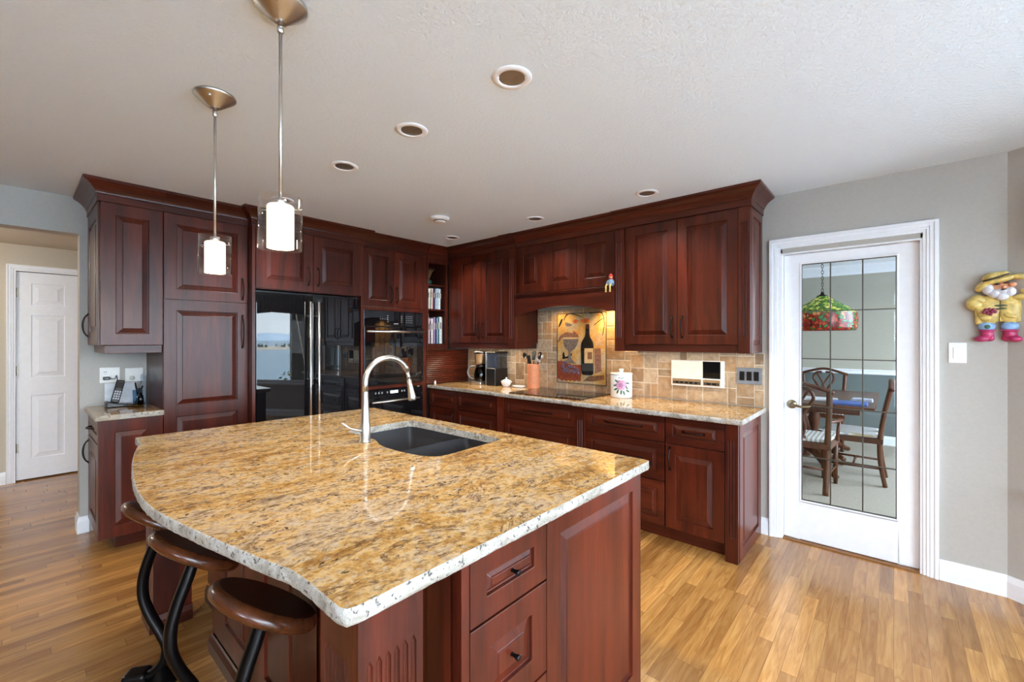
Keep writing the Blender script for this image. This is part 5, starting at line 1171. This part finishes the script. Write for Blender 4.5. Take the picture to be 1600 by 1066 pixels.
def chair_parts(c, arms, mat):
    T0 = lambda a, b, z: (c.location.x + a, c.location.y + b, z)          # faces +Y
    for s in (-1, 1):
        m = MB(); m.tube(spline([T0(s * .20, -.24, .0005), T0(s * .205, -.205, .22), T0(s * .21, -.20, .44), T0(s * .225, -.235, .70), T0(s * .235, -.285, .95)], 4), .019, 8, flat=(1, 1.25)); obj('rear_leg', m, mat, c)
        m = MB(); m.tube([T0(s * .235, .235, .0005), T0(s * .235, .235, .44)], [.017, .022], 8); obj('front_leg', m, mat, c)
        m = MB(); m.tube([T0(s * .205, -.205, .17), T0(s * .235, .235, .17)], .011, 8); obj('stretcher', m, mat, c)
        if arms:
            m = MB(); m.tube(spline([T0(s * .22, -.225, .66), T0(s * .27, -.08, .655), T0(s * .285, .08, .65), T0(s * .275, .14, .64)], 4), .018, 8, flat=(1.3, .8)); m.tube([T0(s * .275, .12, .64), T0(s * .255, .10, .44)], .015, 8); obj('arm', m, mat, c)
    m = MB(); m.tube([T0(-.22, 0, .17), T0(.22, 0, .17)], .011, 8); obj('stretcher', m, mat, c)
    m = MB(); m.prism([(-.235, -.225), (.235, -.225), (.265, .26), (-.265, .26)], .405, .455, T=lambda u, n, z: T0(u, z, n)); obj('seat_frame', m, mat, c, bevel=.004)
    m = MB(); m.prism([(-.22, -.19), (.22, -.19), (.25, .245), (-.25, .245)], .4555, .49, T=lambda u, n, z: T0(u, z, n)); obj('cushion', m, STR.m, c, bevel=.014, seg=3)
    m = MB(); m.tube(spline([T0(-.265, -.285, .925), T0(-.20, -.285, .950), T0(-.09, -.285, .985), T0(0, -.285, 1.0), T0(.09, -.285, .985), T0(.20, -.285, .950), T0(.265, -.285, .925)], 4), .021, 8, flat=(1.2, .8)); obj('crest_rail', m, mat, c)
    sp_ = MB()
    for s in (-1, 1):
        sp_.tube(spline([T0(s * .02, -.215, .50), T0(s * .045, -.225, .60), T0(s * .03, -.24, .69), T0(s * .075, -.255, .79), T0(s * .115, -.27, .87), T0(s * .085, -.28, .945), T0(s * .02, -.283, .955)], 4), .014, 8)
        sp_.tube(spline([T0(s * .03, -.24, .69), T0(s * .005, -.26, .79), T0(s * .04, -.275, .87), T0(s * .075, -.28, .93)], 4), .011, 8)
    sp_.tube([T0(-.05, -.215, .50), T0(.05, -.215, .50)], .014, 8); obj('splat', sp_, mat, c)
def chair(x, y, rz, label, arms=False):
    c = thing('dining_chair', (x, y, 0), label, 'chair', 'dining chairs behind the glass door'); chair_parts(c, arms, CHAIRW); c.rotation_euler = (0, 0, rz); return c
chair(-.66, 5.02, 0, 'carved wooden armchair with its back to the glass door at the dining table', True)
chair(-.30, 5.62, pi / 2, 'carved wooden chair seen from the side at the right of the dining table')
chair(-.72, 7.02, pi, 'carved wooden chair facing the glass door across the dining table')
chair(-1.42, 6.05, -pi / 2, 'carved wooden chair at the far left side of the dining table')
for i, (x, y, w_, d_, h_, cl, lb) in enumerate(((-.34, 5.52, .30, .24, .022, (92, 116, 178), 'folded blue cloth on the near right corner of the dining table'), (-.62, 5.72, .34, .26, .018, (214, 214, 214), 'folded white cloth on the dining table'), (-.25, 5.84, .18, .16, .03, (196, 200, 214), 'folded pale cloth at the right side of the dining table'))):
    m = MB(); m.box(x - w_ / 2, x + w_ / 2, y - d_ / 2, y + d_ / 2, .7504, .7504 + h_ * .45); m.box(x - w_ / 2 + .01, x + w_ / 2 - .004, y - d_ / 2 + .006, y + d_ / 2 - .008, .7504 + h_ * .46, .7504 + h_)
    tag(obj('folded_cloth', m, plain('cloth_%d' % i, cl, .85, var=.1), at=(x, y, .7504), bevel=.004), lb, 'cloth')
# stained glass chandelier
hx, hy = -.60, 5.95
c = thing('stained_glass_lamp', (hx, hy, ZC), 'stained glass chandelier hanging on a chain over the dining table', 'chandelier')
def sg(name, stops, e):
    x = N(name); v = x.coord(); vo = x.n('ShaderNodeTexVoronoi', Scale=30.0); x.l(v, vo.inputs['Vector']); ve = x.n('ShaderNodeTexVoronoi', Scale=30.0, _feature='DISTANCE_TO_EDGE'); x.l(v, ve.inputs['Vector'])
    s3 = x.n('ShaderNodeSeparateColor'); x.l(vo.outputs['Color'], s3.inputs[0]); cc = x.ramp(s3.outputs[0], stops, 'CONSTANT'); lead = x.ramp(ve.outputs[0], [(.03, (0, 0, 0)), (.06, (1, 1, 1))])
    k = x.mix(1.0, cc, lead, 'MULTIPLY'); x.set(Base__Color=k, Roughness=.25); x.l(k, x.b.inputs['Emission Color']); x.b.inputs['Emission Strength'].default_value = e; return x.m
m = MB(); m.lathe([(.05, 1.885), (.06, 1.87), (.20, 1.78), (.31, 1.69), (.307, 1.688), (.195, 1.776), (.05, 1.868)], (hx, hy, 0), 40, cap=False); obj('shade', m, sg('stained_glass_green', [(0, srgb(80, 128, 40)), (.3, srgb(150, 170, 60)), (.55, srgb(60, 100, 40)), (.8, srgb(196, 190, 90))], .15), c)
m = MB(); m.lathe([(.312, 1.689), (.318, 1.60), (.312, 1.53), (.300, 1.50), (.296, 1.50), (.308, 1.53), (.313, 1.60), (.307, 1.689)], (hx, hy, 0), 48, cap=False); obj('shade_skirt', m, sg('stained_glass_red', [(0, srgb(140, 36, 22)), (.35, srgb(170, 66, 34)), (.55, srgb(60, 110, 50)), (.75, srgb(110, 28, 20)), (.9, srgb(190, 120, 70))], .12), c)
m = MB(); m.lathe([(0, 1.93), (.012, 1.93), (.02, 1.90), (.05, 1.888), (.055, 1.88), (0, 1.88)], (hx, hy, 0), 20); obj('finial', m, BRONZE, c)
m = MB(); zc = 1.945; k = 0
while zc < 2.39:
    a0 = pi / 2 * (k % 2); m.tube([(hx + .010 * cos(t) * cos(a0), hy + .010 * cos(t) * sin(a0), zc + .021 * sin(t)) for t in [2 * pi * i / 14 for i in range(15)]], .0028, 6); zc += .034; k += 1
obj('chain', m, BRONZE, c)
m = MB(); m.lathe([(0, 2.4195), (.06, 2.4195), (.055, 2.40), (.015, 2.385), (0, 2.385)], (hx, hy, 0), 24); obj('canopy', m, BRONZE, c)

# ================================================================== BAY WINDOW DRESSING AND THE VIEW OUTSIDE (mirrored in the refrigerator)
p, q = Vector(BAY[0]), Vector(BAY[1]); d = (q - p).normalized(); r_ = Vector((d.y, -d.x))
m = MB(); K = 60; vs = []
for i in range(K + 1):
    t = .12 + 1.28 * i / K; o = .035 + .012 * sin(i * 1.9) + .006 * sin(i * 3.7); s = abs(2 * i / K - 1)
    for z, oo in ((2.22, .03), (2.10, o), (1.98, o + .01), (1.90 - .05 * s, o - .008)): vs.append((p.x + d.x * t + r_.x * oo, p.y + d.y * t + r_.y * oo, z))
fs = [(4 * i + k, 4 * i + 4 + k, 4 * i + 5 + k, 4 * i + 1 + k) for i in range(K) for k in range(3)]
m.add(vs, fs, 0, True); vo = obj('window_valance', m, plain('grey_valance_fabric', (120, 118, 120), .85), at=((p.x + q.x) / 2, (p.y + q.y) / 2, 2.2)); so = vo.modifiers.new('thick', 'SOLIDIFY'); so.thickness = .006
tag(vo, 'gathered grey fabric valance above the bay window', 'curtain')
SEA = N('sea_water'); v = SEA.coord(); SEA.set(Base__Color=(*srgb(120, 140, 150), 1), Roughness=.35); SEA.bump(SEA.noise(v, .35, 6, .65), .6, .6)
m = MB(); m.add([(4, -3000, -10), (9000, -3000, -10), (9000, 6000, -10), (4, 6000, -10)], [(0, 1, 2, 3)]); struct('sea', m, SEA.m, 'grey blue sea outside the bay window', 'sea')
FARH = plain('far_mountains', (176, 192, 206), 1.0, var=.03, nscale=.002)  # aerial haze painted into the pale blue base colour
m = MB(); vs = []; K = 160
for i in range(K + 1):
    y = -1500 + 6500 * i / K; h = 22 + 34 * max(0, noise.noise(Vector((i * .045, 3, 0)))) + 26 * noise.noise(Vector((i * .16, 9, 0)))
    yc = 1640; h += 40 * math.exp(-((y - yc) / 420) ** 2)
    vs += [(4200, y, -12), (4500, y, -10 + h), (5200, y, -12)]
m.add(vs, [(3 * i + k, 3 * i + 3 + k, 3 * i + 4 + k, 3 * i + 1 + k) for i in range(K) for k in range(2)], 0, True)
struct('far_mountains', m, FARH, 'mountains across the water in painted haze blue', 'mountains')
m = MB(); vs = []; K = 120; J = 8
for i in range(K + 1):
    for j in range(J + 1):
        y = 60 + 300 * i / K; xx = 500 + 40 * j / J; e = sin(pi * i / K) ** .3 * sin(pi * j / J); vs.append((xx, y, -11 + e * (5.0 + 3.0 * noise.noise(Vector((y * .03, xx * .05, 0))))))
m.add(vs, [(i * (J + 1) + j, (i + 1) * (J + 1) + j, (i + 1) * (J + 1) + j + 1, i * (J + 1) + j + 1) for i in range(K) for j in range(J)], 0, True)
struct('islet', m, plain('pale_rock', (186, 172, 152), .9, var=.15, nscale=.2), 'low rocky islet in the sea outside the window', 'island')
m = MB(); rnd = random.Random(9)
for k in range(70):
    y = rnd.uniform(80, 340); h = rnd.uniform(2.0, 4.5); m.lathe([(1.6, 0), (1.1, h * .5), (0, h)], (520 + rnd.uniform(-6, 6), y, -7.2), 6)
tag(obj('islet_trees', m, plain('conifer_green', (52, 64, 50), .9), at=(520, 200, -7)), 'dark row of conifers on the rocky islet', 'trees', kind='stuff')
c = thing('tree', (2.62, 4.50, -2.6), 'tall conifer trunk just outside the bay window', 'tree')
m = MB(); pts = [(2.62 + .03 * sin(z * 1.3), 4.50 + .02 * cos(z * 1.1), z) for z in [-2.6 + .12 * i for i in range(60)]]; m.tube(pts, [.10 + .012 * noise.noise(Vector((0, 0, i * .9))) for i in range(60)], 14); obj('trunk', m, plain('rough_bark', (92, 84, 78), .9, var=.3, nscale=14, bump=.8), c)
m = MB(); m.add([(3.2, -14, -2.6), (30, -14, -4.6), (30, 26, -4.6), (.9, 26, -2.6), (.9, 9, -2.6), (3.2, 9, -2.6)], [(0, 1, 2, 3, 4, 5)]); struct('bounce_ground', m, plain('pale_bounce_ground', (164, 166, 168), .95), 'pale bounce ground added outside below the bay window', 'ground')  # pale unseen ground, added to bounce sunlight up onto the ceiling
c = thing('shrub', (2.3, 3.96, -2.6), 'yellow green shrub outside the bay window', 'shrub')
m = MB(); rnd = random.Random(4)
for k in range(260):
    a = rnd.uniform(0, 2 * pi); rr = .30 * rnd.random() ** .5; z = rnd.uniform(-.5, .66) if rnd.random() < .6 else rnd.uniform(-1.5, .3)
    o = Vector((2.3 + rr * cos(a), 3.96 + rr * sin(a), z)); e1 = Vector((rnd.uniform(-1, 1), rnd.uniform(-1, 1), rnd.uniform(-.4, 1))).normalized() * .09; e2 = e1.cross(Vector((rnd.uniform(-1, 1), rnd.uniform(-1, 1), .3))).normalized() * .025
    m.add([o, o + e1 * .5 + e2, o + e1, o + e1 * .5 - e2], [(0, 1, 2, 3)])
obj('foliage', m, plain('yellow_green_leaf', (170, 176, 70), .6, var=.25, nscale=6), c, recalc=False)
m = MB(); m.tube([(2.3, 3.96, -2.6), (2.3, 3.96, .2)], .03, 8); obj('stem', m, plain('shrub_stem', (90, 74, 54), .8), c)
